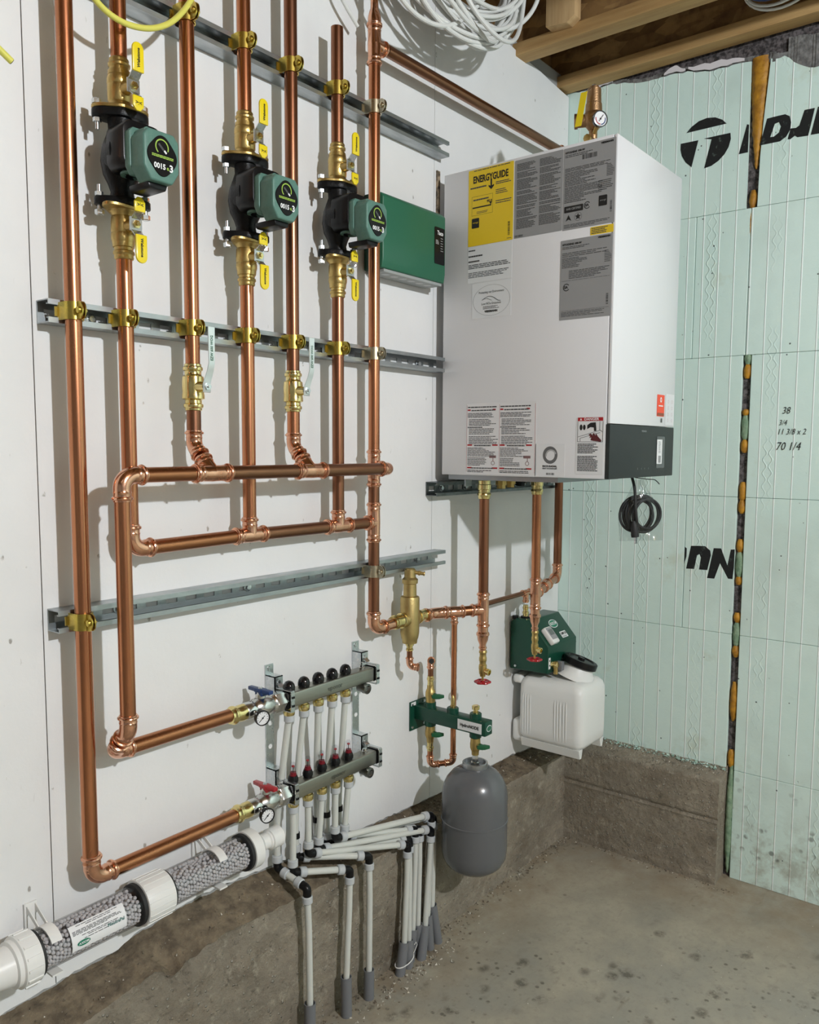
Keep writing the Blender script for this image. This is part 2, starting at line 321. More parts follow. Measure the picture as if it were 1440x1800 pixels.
def text(name, body, size, o, r, u, m, parent, bold=0, align='CENTER', d=.0004, sx=1, shear=0):
    "flat raised lettering: origin o, reading direction r, up u"
    cu = bpy.data.curves.new('t', 'FONT'); cu.body = body; cu.size = 1; cu.align_x = align; cu.align_y = 'CENTER'; cu.offset = bold; cu.resolution_u = 2; cu.shear = shear
    ob = bpy.data.objects.new('t', cu); col.objects.link(ob); dg = bpy.context.evaluated_depsgraph_get()
    me = bpy.data.meshes.new_from_object(ob.evaluated_get(dg)); vs = [p.co.copy() for p in me.vertices]; fs = [tuple(p.vertices) for p in me.polygons]
    bpy.data.objects.remove(ob); bpy.data.curves.remove(cu); bpy.data.meshes.remove(me)
    o, r, u = V(o), V(r).normalized(), V(u).normalized(); n = r.cross(u); mb = MB()
    mb.add([o + r * (p.x * size * sx) + u * (p.y * size) + n * d for p in vs], fs)
    return mb.build(name, m, parent, flat=True)
def lines(mb, o, r, u, wdt, hgt, rows, th=.55, indent=0, ragged=.25, seed=0, nrm=.0003, words=True):
    "rows of print as little word bars in the rectangle from o (top left) along r and -u"
    R = random.Random(seed); o, r, u = V(o), V(r), V(u); n = r.cross(u) * nrm; step = hgt / rows
    for i in range(rows):
        a = indent * R.random(); end = wdt * (1 - ragged * R.random() ** 2); zt = -(i + .2) * step; zb = zt - step * th
        while a < end - wdt * .015:
            ln = wdt * R.uniform(.05, .16) if words else end - a
            b2 = min(a + ln, end); p = [o + r * a + u * zb + n, o + r * b2 + u * zb + n, o + r * b2 + u * zt + n, o + r * a + u * zt + n]
            mb.quad(*p); a = b2 + wdt * .014
def arc(c, r, a0, a1, u, v, n=12):
    c, u, v = V(c), V(u), V(v); return [c + (u * math.cos(a0 + (a1 - a0) * i / n) + v * math.sin(a0 + (a1 - a0) * i / n)) * r for i in range(n + 1)]
def rrect(w2, h, r, n=4):
    P = []
    for cx, cy, a in ((w2 / 2 - r, h / 2 - r, 0), (-w2 / 2 + r, h / 2 - r, 1), (-w2 / 2 + r, -h / 2 + r, 2), (w2 / 2 - r, -h / 2 + r, 3)):
        P += [(cx + r * math.cos((a + i / n) * math.pi / 2), cy + r * math.sin((a + i / n) * math.pi / 2)) for i in range(n + 1)]
    return P
def circ(r, n=24, sx=1, sy=1): return [(r * sx * math.cos(2 * math.pi * i / n), r * sy * math.sin(2 * math.pi * i / n)) for i in range(n)]
def ring_flat(mb, o, u, v, r0, r1, a0=0, a1=2 * math.pi, n=32, sx=1, sy=1):
    o, u, v = V(o), V(u), V(v); k = len(mb.v)
    A = [a0 + (a1 - a0) * i / n for i in range(n + 1)]
    vs = [o + u * (math.cos(a) * r * sx) + v * (math.sin(a) * r * sy) for a in A for r in (r0, r1)]
    mb.add(vs, [(2 * i, 2 * i + 1, 2 * i + 3, 2 * i + 2) for i in range(n)])

# ------------------------------------------------------------------ the setting
from mathutils import noise as NZ
def interp(x, T):
    if x <= T[0][0]: return T[0][1]
    for (a, p), (b, q) in zip(T, T[1:]):
        if x <= b: return p + (q - p) * (x - a) / (b - a)
    return T[-1][1]
def struct(o): o['kind'] = 'structure'; return o
def sroot(name, label, cat):
    o = bpy.data.objects.new(name, None); col.objects.link(o); tag(o, label, cat, kind='structure'); return o
FL = -1.42
fl = MB().box(-3.2, 3.0, -5.2, .3, FL - .06, FL).build('floor', M_FLOOR, origin=(0, 0, 0), flat=True); tag(fl, 'grey troweled concrete floor with dark stains', 'floor', kind='structure')
# white painted panels
WB = [(.64, -1.028), (.82, -1.018), (.88, -1.022), (.92, -1.006), (1.05, -.995), (1.16, -.999), (1.30, -1.012), (1.66, -1.043), (1.95, -1.059), (2.41, -1.064), (2.72, -1.09)]
wl = sroot('wall_left', 'white painted wall panels behind the copper pipes', 'wall')
R = random.Random(3)
for x0, x1 in ((-3.2, -.472), (-.47, .7475), (.7495, 1.9325), (1.9343, 2.722)):
    k = max(8, int((x1 - x0) / .012)); bot = [(x0 + (x1 - x0) * i / k, interp(x0 + (x1 - x0) * i / k, WB) + R.uniform(-.0022, .0022)) for i in range(k + 1)]
    top = [(x0 + (x1 - x0) * i / 24, interp(x0 + (x1 - x0) * i / 24, [(0, 1.30), (2.27, 1.270), (2.72, 1.236)]) + R.uniform(-.0025, .0025)) for i in range(24, -1, -1)]
    MB().prism(bot + top, (0, 0, 0), X, Z, Y, .05).build('panel', M_WHITE, wl, flat=True)
MB().box(-3.2, 2.722, .012, .05, -1.2, 1.3).build('backing', M_BACK, wl, flat=True)
MB().box(1.942, 1.957, -.004, .002, .66, .785).build('torn_edge', mat('torn paper edge', (.36, .27, .18), .9, 0, (.05, .04, .03), 60, .4, .6), wl)
# mint foam forms
wr = sroot('wall_right', 'mint green foam form wall with moulded ribs and stamped lettering', 'wall')
WX = 2.725
def mint_top(y): return 1.25 + .105 * y + .010 * NZ.noise(V((y * 9, 3, 0))) + .006 * NZ.noise(V((y * 41, 7, 0)))
CO = [(-1.42, -1.0525), (-1.0515, -.6005), (-.5995, -.1525), (-.1515, .2965), (.2975, .748), (.749, None)]
for ci, (z0, z1) in enumerate(CO):
    gl, gr = ((-.621, -.674) if ci == 5 else (-.6372, -.6392) if ci == 4 else (-.632, -.6585))
    cuts = [(.05, -.4675), (-.4692, gl)] if ci in (2, 4) else [(.05, gl)]
    cuts += [(gr, -1.86), (-1.8615, -3.06), (-3.0615, -4.26), (-4.2615, -5.2)] if ci in (2, 4) else [(gr, -1.27), (-1.2715, -2.46), (-2.4615, -3.66), (-3.6615, -5.2)]
    for ya, yb in cuts:
        if z1 is None:
            n = max(4, int((ya - yb) / .014)); tp = [(ya + (yb - ya) * i / n, mint_top(ya + (yb - ya) * i / n)) for i in range(n + 1)]
            if yb < -.7 and ya > -1: tp = [(y, t - (.042 * max(0, 1 - abs((y + .80) / .075) ** 2) if abs(y + .80) < .075 else 0)) for y, t in tp]
            if ya == gr: tp[0] = (gr - .004, tp[0][1])
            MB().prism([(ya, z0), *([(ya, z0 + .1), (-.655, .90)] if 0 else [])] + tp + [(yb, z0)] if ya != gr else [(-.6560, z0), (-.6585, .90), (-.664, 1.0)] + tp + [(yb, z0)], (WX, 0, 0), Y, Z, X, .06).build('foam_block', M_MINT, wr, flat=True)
        else:
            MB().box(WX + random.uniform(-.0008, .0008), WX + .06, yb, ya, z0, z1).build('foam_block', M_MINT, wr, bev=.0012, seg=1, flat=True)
MB().box(WX + .012, WX + .10, -5.2, .05, -1.42, 1.30).build('concrete_core', GAPC, wr, flat=True)
capm = MB()                                                                 # broken mortar cap along the top
n = 170
for i in range(n):
    y0, y1 = .04 - i * .0086, .04 - (i + 1) * .0086; t = mint_top((y0 + y1) / 2); h = .012 + .018 * abs(NZ.noise(V((y0 * 14, 1, 5))))
    if -.875 < y0 < -.725: t -= .045
    if abs(y0 + .80) < .075: h = .10
    capm.box(WX + .004 - .006 * NZ.noise(V((y0 * 30, 2, 2))), WX + .05, y1, y0, t - .008, t + h)
capm.build('mortar_cap', MORTAR, wr, flat=True)
for y0, y1, dz in ((-.10, -.165, .012), (-.345, -.415, .016), (-.425, -.60, .02)):
    k = 10; mbp = MB(); up_ = [(y0 + (y1 - y0) * i / k, mint_top(y0 + (y1 - y0) * i / k) + dz * .6 + .013 * math.sin(math.pi * i / k) + .006 * NZ.noise(V((i, y0 * 9, 0)))) for i in range(k + 1)]
    lo_ = [(y0 + (y1 - y0) * i / k, mint_top(y0 + (y1 - y0) * i / k) + .004) for i in range(k, -1, -1)]
    mbp.prism(up_ + lo_, (WX - .004, 0, 0), Y, Z, X, .003).build('wrap_scrap', PAPER, wr, flat=True)
# spray foam and scraps in the open joint
def lump(z0, z1, m, name, wid=.0235, yc=-.6455, prow=.003, seed=0, blunt=False):
    mb = MB(); k = max(3, int((z0 - z1) / .008)); R2 = random.Random(seed); vs = []
    for i in range(k + 1):
        z = z0 + (z1 - z0) * i / k; e = math.sin(math.pi * min(1, max(0, (i + .35) / (k + .7)))) ** .4; e = 1 if blunt and i < k * .7 else e; hw = (wid if not callable(wid) else wid(z)) / 2 * e + R2.uniform(-.0012, .0012); cc = (yc if not callable(yc) else yc(z)) + R2.uniform(-.0008, .0008)
        for j in range(7):
            t = -1 + 2 * j / 6; vs.append((WX + .012 - (.012 + prow) * math.sqrt(max(0, 1 - t * t)) * e + R2.uniform(-.0012, .0012), cc + hw * t * 1.04, z))
    fs = [(i * 7 + j, i * 7 + j + 1, (i + 1) * 7 + j + 1, (i + 1) * 7 + j) for i in range(k) for j in range(6)]
    return mb.add(vs, fs).build(name, m, wr, ang=80)
topw = lambda z: .020 + .040 * max(0, (z - .86) / .34) ** 1.1
topc = lambda z: -.6455 - .002 * (z - .86)
lump(1.195, .865, FOAMO, 'spray_foam', topw, topc, .004, 1, True); lump(.803, .745, FOAMO, 'spray_foam', .024, -.640, .003, 2); lump(.748, .66, FOAMO, 'spray_foam', .012, -.638, .001, 3)
for i, (a, b2, m, nm) in enumerate(((.305, .268, FOAMG, 'foam_scrap'), (.270, .224, FOAMO, 'spray_foam'), (.128, .108, FOAMO, 'spray_foam'), (.114, .030, FOAMG, 'foam_scrap'), (.032, -.010, FOAMO, 'spray_foam'), (-.103, -.165, FOAMO, 'spray_foam'), (-.16, -.205, FOAMO, 'spray_foam'), (-.287, -.33, FOAMO, 'spray_foam'), (-.325, -.415, FOAMG, 'foam_scrap'), (-.41, -.436, FOAMO, 'spray_foam'), (-.527, -.56, FOAMO, 'spray_foam'), (-.556, -.64, FOAMG, 'foam_scrap'), (-.637, -.675, FOAMO, 'spray_foam'), (-.757, -.89, FOAMO, 'spray_foam'), (-.985, -1.05, FOAMO, 'spray_foam'), (-1.02, -1.41, FOAMG, 'foam_scrap'))):
    lump(a, b2, m, nm, .0245 if nm == 'spray_foam' else .026, -.6455 if i < 15 else -.648, .0035 if i < 15 else .010, i + 10)
# stamped print on the forms
WP = {'cap': [(-.4256, 1.0189), (-.4417, 1.0344), (-.4644, 1.0467), (-.4904, 1.0507), (-.5164, 1.0465), (-.5392, 1.034), (-.5525, 1.0194)],
 'left': [(-.4081, .9891), (-.465, .9879), (-.4457, .9083), (-.4256, .9275), (-.4129, .9494), (-.4078, .9698)],
 'right': [(-.483, .9887), (-.5251, .9889), (-.5657, .9882), (-.5677, .9701), (-.5617, .9466), (-.5498, .9273), (-.5313, .9107), (-.5092, .8995), (-.4871, .8966), (-.5076, .9817)],
 'i': [(-.6154, 1.0025), (-.6213, 1.0), (-.6213, .918), (-.5942, .918)],
 'd1': [(-.6742, 1.0056), (-.7023, 1.0065), (-.6973, .9852), (-.6856, .9488), (-.696, .948), (-.7144, .9304), (-.6564, .9309)],
 'd2': [(-.7023, 1.0065), (-.7257, 1.0063), (-.7391, .9978), (-.7437, .979), (-.7423, .9585), (-.7315, .9401), (-.7144, .9304), (-.696, .948), (-.7103, .9568), (-.7155, .9736), (-.709, .9876), (-.6973, .9852)],
 'j': [(-.7801, 1.0057), (-.8082, 1.0048), (-.7935, .9294), (-.7636, .9315), (-.7562, .9376), (-.7436, .93), (-.7362, .9316), (-.7436, .9612), (-.7581, .9594), (-.7678, .9646)],
 'k': [(-.8165, 1.0057), (-.8459, 1.0054), (-.8329, .9287), (-.8005, .9301)],
 'n': [(-.4896, -.3205), (-.5153, -.3185), (-.5367, -.318), (-.554, -.3317), (-.5564, -.3466), (-.5464, -.3967), (-.519, -.3974), (-.5239, -.357), (-.519, -.346), (-.5108, -.3505), (-.5031, -.397), (-.4759, -.3985)],
 'e': [(-.4695, -.3252), (-.4758, -.3304), (-.4756, -.3573), (-.4695, -.381)],
 'nn': [(-.5647, -.3222), (-.5885, -.3214), (-.6107, -.3755), (-.6194, -.3226), (-.6318, -.3211), (-.6315, -.38), (-.6286, -.4185), (-.6142, -.4182), (-.5868, -.3702), (-.5704, -.4227), (-.5467, -.4232)]}
for k in WP: MB().prism(WP[k], (WX - .0009, 0, 0), Y, Z, X, .0006).build('stamped_letter', INKW, wr, flat=True)
for s_, yy, zz, hh in (('38', -.768, .120, .030), ('3/4', -.760, .083, .024), ('11 3/8 x 2', -.786, .055, .026), ('70 1/4', -.778, .010, .036)):
    text('marker_writing', s_, hh, (WX - .0012, yy, zz), -Y, Z, INK, wr, bold=-.006, shear=.25, sx=.78)
# concrete footings
FT = [(.0, -1.07), (.757, -1.072), (.909, -1.052), (.97, -1.07), (1.09, -1.055), (1.284, -1.070), (1.633, -1.088), (2.276, -1.0985), (2.61, -1.111)]
def footing():
    mb = MB(); nx = 560; x0, x1 = -3.2, 2.728; prof = []
    xs = [x0 + (.45 - x0) * i / 60 for i in range(60)] + [.45 + (x1 - .45) * i / 440 for i in range(441)]
    m = 30
    vs = []
    for x in xs:
        tb, tf = interp(x, WB) - .008, interp(x, FT)
        chip = 1.6 if .6 < x < 1.25 else 1
        for j in range(m):
            if j < 9: t = j / 8; y, z = .02 - .100 * t, tb + (tf - tb) * t + .004 * NZ.noise(V((x * 38, t * 5, 0))) * chip + .0025 * NZ.noise(V((x * 120, t * 14, 4)))
            else:
                t = (j - 9) / (m - 10); z = tf - .008 + (FL - .01 - tf + .008) * t; d = .0035 * NZ.noise(V((x * 22, z * 22, 0))) * chip + .0014 * NZ.noise(V((x * 90, z * 90, 3)))
                if abs(z - (tf - .14)) < .012: d += .003
                if x < 1.3 and z > -1.33: d += -.020 * max(0, NZ.noise(V((x * 7, z * 9, 8)))) - .012 * abs(NZ.noise(V((x * 34, z * 34, 2)))) + .010 * max(0, NZ.noise(V((x * 16, z * 16, 5))))
                y = -.083 - d - (.004 if t > .93 else 0)
            if abs(x - .955) < .03 and 4 < j < 16: z -= .02 * (1 - abs(x - .955) / .03)
            vs.append((x, y, z))
    n2 = len(xs)
    mb.add(vs, [(i * m + j, (i + 1) * m + j, (i + 1) * m + j + 1, i * m + j + 1) for i in range(n2 - 1) for j in range(m - 1)]); mb.m = [1 if j < 8 else 0 for i in range(n2 - 1) for j in range(m - 1)]
    return mb
fo = footing().build('trim_1', [M_CONC, DIRT], origin=(0, 0, 0), ang=60); tag(fo, 'rough concrete footing ledge below the white wall', 'footing', kind='structure')
def footing2():
    mb = MB(); ny = 130; m = 72; vs = []
    for i in range(ny + 1):
        y = -.06 - .578 * i / ny
        for j in range(m):
            if j < 8: t = j / 7; x, z = 2.735 - .086 * t, -1.043 - .030 * t + .004 * NZ.noise(V((y * 38, t * 5, 9)))
            else:
                t = (j - 8) / (m - 9); z = -1.078 + (FL - .01 + 1.078) * t; d = .002 * NZ.noise(V((y * 25, z * 25, 5))) + .0012 * NZ.noise(V((y * 90, z * 90, 1)))
                if abs(z + 1.205) < .0045: d -= .006
                elif -1.215 < z < -1.2095: d += .003
                if t > .9: d += .004
                x = 2.645 - d
            e = (.006 * abs(NZ.noise(V((z * 40, 1, 1)))) if i == ny else 0); vs.append((x, y + e, z))
    mb.add(vs, [(i * m + j, (i + 1) * m + j, (i + 1) * m + j + 1, i * m + j + 1) for i in range(ny) for j in range(m - 1)])
    k = len(vs); end = [ny * m + j for j in range(m)]; b0 = len(mb.v); mb.v += [V((2.735, -.634, FL - .01))]; mb.f.append(tuple(end + [b0])); mb.m.append(0)
    return mb
fo2 = footing2().build('trim_2', M_CONC, origin=(0, 0, 0), ang=60); tag(fo2, 'short concrete footing block below the mint foam wall', 'footing', kind='structure')
# ceiling: deck, rim board and I-joists
ce = MB().box(-3.2, 3.0, -5.2, .3, 1.56, 1.58).build('ceiling', M_OSB, origin=(0, 0, 0), flat=True); tag(ce, 'underside of the strand board floor deck above', 'ceiling', kind='structure')
rb = MB().box(-3.2, 2.9, .052, .075, 1.16, 1.56).build('trim_3', M_OSB, origin=(0, 0, 0), flat=True); tag(rb, 'dark strand board rim behind the joist ends', 'rim board', kind='structure')
def joist(xc, label):
    r = bpy.data.objects.new('ceiling_joist', None); col.objects.link(r); r.location = (xc, -2.5, 1.245); tag(r, label, 'joist', 'wooden floor joists overhead', 'structure')
    MB().box(xc - .032, xc + .032, -5.2, .05, 1.245, 1.285).build('bottom_flange', WOOD, r, bev=.003)
    MB().box(xc - .006, xc + .006, -5.2, .05, 1.285, 1.53).build('web', M_OSB, r, flat=True)
    MB().box(xc - .032, xc + .032, -5.2, .05, 1.53, 1.558).build('top_flange', WOOD, r)
    return r
joist(2.688, 'wooden joist resting beside the top of the mint wall'); j1 = joist(2.393, 'wooden joist above the boiler with a pale block on its side')
for i in range(9): joist(1.60 - .41 * i, 'wooden joist further left, out over the pipes')
MB().prism([(-.128, 1.40), (-.128, 1.279), (-.200, 1.272), (-.226, 1.288), (-.226, 1.40)], (2.322, 0, 0), Y, Z, X, .040).build('pine_block', WOODP, j1, bev=.002)
for nm, lab, b in (('wall_back', 'plain grey wall behind the viewer', (-3.2, 3.0, -5.25, -5.2, FL, 1.56)), ('wall_far_left', 'plain grey wall far left of the pipes', (-3.25, -3.2, -5.2, .3, FL, 1.56))):
    o = MB().box(*b).build(nm, M_BACK, origin=(0, 0, 0), flat=True); tag(o, lab, 'wall', kind='structure')
# the room's bulb, then the added fill lights (above and behind the frame)
t = thing('ceiling_bulb', (LAMP_A[0], LAMP_A[1], 1.16), 'bare bulb in a porcelain holder under the joists', 'lamp')
MB().lathe((LAMP_A[0], LAMP_A[1], 1.245), -Z, [(0, .055), (.02, .055), (.035, .03), (.065, .022)]).build('holder', WHITEPL, t)
ld = bpy.data.lights.new('bulb_light', 'POINT'); ld.energy = LAMP_W; ld.color = (.89, .95, 1); ld.shadow_soft_size = .05
lo = bpy.data.objects.new('bulb_light', ld); col.objects.link(lo); lo.parent = t; lo.location = (0, 0, LAMP_A[2] - 1.16 - .03)
for i, (p, e) in enumerate(FILL_LIGHTS):
    t = thing('fill_light', (p[0], p[1], p[2]), ('long added fill light hung near the pipes', 'long added fill light far behind the viewer', 'long added fill light by the far left wall')[i], 'lamp')
    MB().box(p[0] - .6, p[0] + .6, p[1] - .06, p[1] + .06, p[2] + .01, p[2] + .044).build('housing', WHITEPL, t, bev=.004)
    ld = bpy.data.lights.new('fill_area', 'AREA'); ld.shape = 'RECTANGLE'; ld.size = 1.15; ld.size_y = .1; ld.energy = e; ld.color = (1, .96, .90)
    lo = bpy.data.objects.new('fill_area', ld); col.objects.link(lo); lo.parent = t; lo.location = (0, 0, 0)

# ------------------------------------------------------------------ strut channels and clamps
PY = -.06; PR = .0145
def strut(x0, x1, zc, label, m=ZINC, bolts=(), seed=0):
    t = thing('strut_channel', ((x0 + x1) / 2, 0, zc - .0205), label, 'strut')
    h, d, th, lip, ret = .0205, .0408, .0022, .0095, .007; yb = -.0008; ch = MB()
    for s_ in (1, -1):
        ch.box(x0, x1, yb - d, yb, min(zc + s_ * h, zc + s_ * (h - th)), max(zc + s_ * h, zc + s_ * (h - th)))
        ch.box(x0, x1, yb - d, yb - d + th, min(zc + s_ * (h - th), zc + s_ * (h - lip)), max(zc + s_ * (h - th), zc + s_ * (h - lip)))
        ch.box(x0, x1, yb - d + th, yb - d + ret, min(zc + s_ * (h - lip + th), zc + s_ * (h - lip)), max(zc + s_ * (h - lip + th), zc + s_ * (h - lip)))
        ch.box(x0, x1, yb - th, yb, min(zc + s_ * .007, zc + s_ * (h - th)), max(zc + s_ * .007, zc + s_ * (h - th)))
    x = x0 + .012; a = x0
    while x < x1:
        ch.box(a, min(x, x1), yb - th, yb, zc - .007, zc + .007); a = x + .028; x += .0485
    if a < x1: ch.box(a, x1, yb - th, yb, zc - .007, zc + .007)
    ch.build('channel', m, t, flat=True)
    for bx in bolts:
        b2 = MB(); b2.lathe((bx, yb - th, zc), -Y, [(0, .0105), (.0015, .0105), (.0017, .0062), (.0065, .0058)], 6 if 0 else 16); b2.build('lag_bolt', STEEL, t)
strut(.757, 1.948, .8355, 'galvanised strut channel, topmost of three behind the vertical pipes', bolts=(.84, 1.25, 1.75))
strut(.757, 1.946, .2370, 'galvanised strut channel at mid height crossed by seven pipe clamps', bolts=(.86, 1.245, 1.86))
strut(.757, 1.948, -.3185, 'galvanised strut channel, lowest of three, under the copper headers', bolts=(.90, 1.23, 1.86))
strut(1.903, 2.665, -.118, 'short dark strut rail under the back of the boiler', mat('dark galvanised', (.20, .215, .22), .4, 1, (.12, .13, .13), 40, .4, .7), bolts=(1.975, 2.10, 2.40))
def clamp(m):
    t = thing('pipe_clamp', (0, 0, 0), '', 'clamp', 'pipe clamps on the strut channels')
    r = PR + .0012; th = .0022; hz = .0155
    for s_ in (-1, 1):
        inner = [(s_ * (r), .022)] + [(s_ * r * math.cos(a), -r * math.sin(a)) for a in (i * math.pi / 2 * .93 / 9 for i in range(10))] + [(s_ * .0018, -r - .0035)]
        outer = [(s_ * (r + th), .022)] + [(s_ * (r + th) * math.cos(a), -(r + th) * math.sin(a)) for a in (i * math.pi / 2 * .88 / 9 for i in range(10))] + [(s_ * (.0018 + th), -r - .0035)]
        mb = MB(); k = len(inner)
        vs = [(x, y, z) for z in (-hz, hz) for (x, y) in inner + outer]
        N = 2 * k; fs = []
        for i in range(k - 1): fs += [(i, i + 1, N + i + 1, N + i), (k + i, N + k + i, N + k + i + 1, k + i + 1), (i, k + i, k + i + 1, i + 1), (N + i, N + i + 1, N + k + i + 1, N + k + i)]
        fs += [(0, N, N + k, k), (k - 1, 2 * k - 1, N + 2 * k - 1, N + k - 1)]
        mb.add(vs, fs)
        ear = [(-r - .003, -hz)] + [(-r - .010 - .0115 * math.cos(a), .0155 * math.sin(a)) for a in (-math.pi / 2 + math.pi * i / 12 for i in range(13))] + [(-r - .003, hz)]
        mb.prism(ear, (s_ * .0018, 0, 0), Y, Z, X, s_ * th)
        mb.box(s_ * (r + th * .5) - .0055, s_ * (r + th * .5) + .0055, .021, .0235, -.0085, .0085)
        mb.build('strap', m, t)
    MB().lathe((-.0022 - .002, -r - .0105, 0), -X, [(0, .0066), (.0035, .006), (.005, .0035)], 16).build('screw_head', m, t)
    MB().cyl((-.004, -r - .0105, 0), (.011, -r - .0105, 0), .0026, 10).build('screw', m, t)
    MB().lathe((.004, -r - .0105, 0), X, [(0, .006), (.004, .006)], 6).build('nut', STEEL, t)
    return t
PX = [.793, .897, 1.047, 1.1905, 1.3235, 1.472, 1.605]
pn = ['leftmost tall pipe', 'first pump pipe from the left', 'pipe left of the middle pump', 'middle pump pipe', 'pipe right of the middle pump', 'capless short pump pipe', 'riser beside the green box']
cg, cn = clamp(CLAMPG), clamp(CLAMPN); first = {id(cg): 1, id(cn): 1}
for zc, nm, L in ((.8355, 'top strut', (1, 2, 3, 4, 5, 6)), (.2370, 'middle strut', range(7)), (-.3185, 'lowest strut', (0, 6))):
    for i in L:
        src = cn if i == 6 else cg; lab = '%s clamp holding the %s to the %s' % ('nickel' if i == 6 else 'yellow zinc', pn[i], nm)
        if first[id(src)]: first[id(src)] = 0; src.location = (PX[i], PY, zc); src['label'] = lab
        else: copy_tree(src, (PX[i], PY, zc), label=lab)

# ------------------------------------------------------------------ copper pipe and press fittings
def pipe(path, label, m=COPPER, r=PR, n=28, name='copper_pipe'):
    return tag(MB().tube(path, r, n).build(name, m), label, 'pipe')
def endprof(r, k=1):
    return [(0, r + .0006), (.0004, r + .0018), (.0030, r + .0019), (.0042, r + .0044 * k), (.0065, r + .0052 * k), (.0088, r + .0044 * k), (.0100, r + .0018), (.0150, r + .0014), (.0175, r + .0024), (.0200, r + .0015), (.0240, r + .0016)]
def bendpath(p, d0, d1, Rb, leg):
    p, d0, d1 = V(p), V(d0).normalized(), V(d1).normalized(); th = d0.angle(d1); T = Rb * math.tan(th / 2); a = p - d0 * T; nrm = (d1 - d0 * d1.dot(d0)).normalized(); c = a + nrm * Rb
    A = [c - nrm * Rb * math.cos(t) + d0 * Rb * math.sin(t) for t in (th * i / 12 for i in range(1, 12))]
    return a, A, p + d1 * T
def elbow(p, d0, d1, label, r=PR, Rb=.024, leg=.024, name='copper_elbow', m=COPPER_F, cat='elbow', mb=None):
    a, A, b = bendpath(p, d0, d1, Rb, leg); d0, d1 = V(d0).normalized(), V(d1).normalized(); k = r / .0145; E = endprof(r, k ** .5)
    pts = [a - d0 * (leg - h * leg / .024) for h, _ in E] + A + [b + d1 * (leg - h * leg / .024) for h, _ in reversed(E)]
    rad = [q for _, q in E] + [r + .0016] * len(A) + [q for _, q in reversed(E)]
    x = (mb or MB()).tube(pts, rad, 28)
    return tag(x.build(name, m), label, cat) if mb is None else x
def arm(mb, c, d, L, r, leg=.024):
    k = r / .0145; E = endprof(r, k ** .5); d = V(d).normalized(); c = V(c); e = c + d * L
    pts = [e - d * (h * leg / .024) for h, _ in E] + [c]; rad = [q for _, q in E] + [r + .0022]
    return mb.tube(pts, rad, 28)
def tee(c, arms, label, name='copper_tee', m=COPPER_F, cat='tee'):
    mb = MB()
    for d, L, r in arms: arm(mb, c, d, L, r, min(.024, L * .6))
    mb.ball(c, max(q for _, _, q in arms) + .0024, 20, 12)
    return tag(mb.build(name, m), label, cat)
HY = -.115; ZH, ZL, ZB, ZS = -.0525, -.192, -.812, -.582; DX = .845
# pipe 1
pipe([(PX[0], PY, 1.25), (PX[0], PY, ZB + .03)], 'tall bright copper pipe, leftmost on the white wall')
elbow((PX[0] + .002, PY, ZB), -Z, X, 'copper elbow at the foot of the leftmost tall pipe')
pipe([(PX[0] + .03, PY, ZB), (1.140, PY, ZB)], 'lowest level copper pipe running to the red handled valve', COPPER_H)
# pump pipes
zt = {1: .527, 3: .5195, 5: .535}
for i, top in ((1, 1.25), (3, 1.25), (5, .974)):
    zc = zt[i]; nm = {1: 'left', 3: 'middle', 5: 'right'}[i]
    pipe([(PX[i], PY, top), (PX[i], PY, zc + .165)], 'copper stub above the right pump ending in an open top' if i == 5 else 'copper pipe rising out of frame above the %s pump' % nm, COPPER if i != 5 else COPPER_D)
    pipe([(PX[i], PY, zc - .165), (PX[i], PY, ZL + .03)], 'copper pipe from the %s pump down to the lower header' % nm, COPPER if i != 5 else COPPER_D)
elbow((PX[1], PY, ZL - .004), -Z, X, 'copper elbow where the left pump pipe turns into the lower header')
pipe([(PX[1] + .04, PY, ZL - .004), (PX[3] - .02, PY, ZL)], 'lower header pipe, left length', COPPER_H)
tee((PX[3], PY, ZL), ((-X, .045, PR), (X, .045, PR), (Z, .040, PR)), 'copper tee under the middle pump pipe on the lower header')
pipe([(PX[3] + .03, PY, ZL), (PX[5] - .03, PY, ZL)], 'lower header pipe, darker middle length', COPPER_DH)
tee((PX[5], PY, ZL), ((-X, .045, PR), (X, .045, PR), (Z, .040, PR)), 'copper tee under the right pump pipe on the lower header')
pipe([(PX[5] + .03, PY, ZL), (PX[6] - .02, PY, ZL)], 'short lower header stub joining the tall riser', COPPER_DH)
# valved drops into the upper header
for i, nm in ((2, 'left'), (4, 'right')):
    zv = .1195 if i == 2 else .127
    pipe([(PX[i], PY, 1.25), (PX[i], PY, zv + .03)], 'tall copper pipe above the %s silver lever valve' % nm, COPPER if i == 2 else COPPER_D)
    pipe([(PX[i], PY, zv - .03), (PX[i], PY, .030)], 'short copper nipple under the %s silver lever valve' % nm, COPPER_D if i == 2 else COPPER)
    d45 = V((0, -1, -1)).normalized(); dz = PY - HY; pc = V((PX[i], PY, ZH + dz))
    elbow(pc, -Z, d45, 'forty five degree copper elbow below the %s silver lever valve' % nm, Rb=.026, leg=.020)
    tee((PX[i], HY, ZH), ((-X, .046, PR), (X, .046, PR), (-d45, .043, PR)), 'copper tee on the upper header, fed by the %s silver lever valve' % nm)
elbow((DX, HY, ZH), Z, X, 'large copper elbow at the left end of the upper header')
pipe([(DX + .04, HY, ZH), (PX[2] - .03, HY, ZH)], 'upper header pipe, left length', COPPER_H)
pipe([(PX[2] + .03, HY, ZH), (PX[4] - .03, HY, ZH)], 'upper header pipe, dark middle length', COPPER_DH)
pipe([(PX[4] + .03, HY, ZH), (PX[6] - .04, HY, ZH)], 'upper header pipe, darkest right length in front of the short pump pipe', COPPER_DH)
pipe([(DX, HY, ZH - .03), (DX, HY, ZS + .055 + .025)], 'copper downpipe from the upper header to the supply manifold')
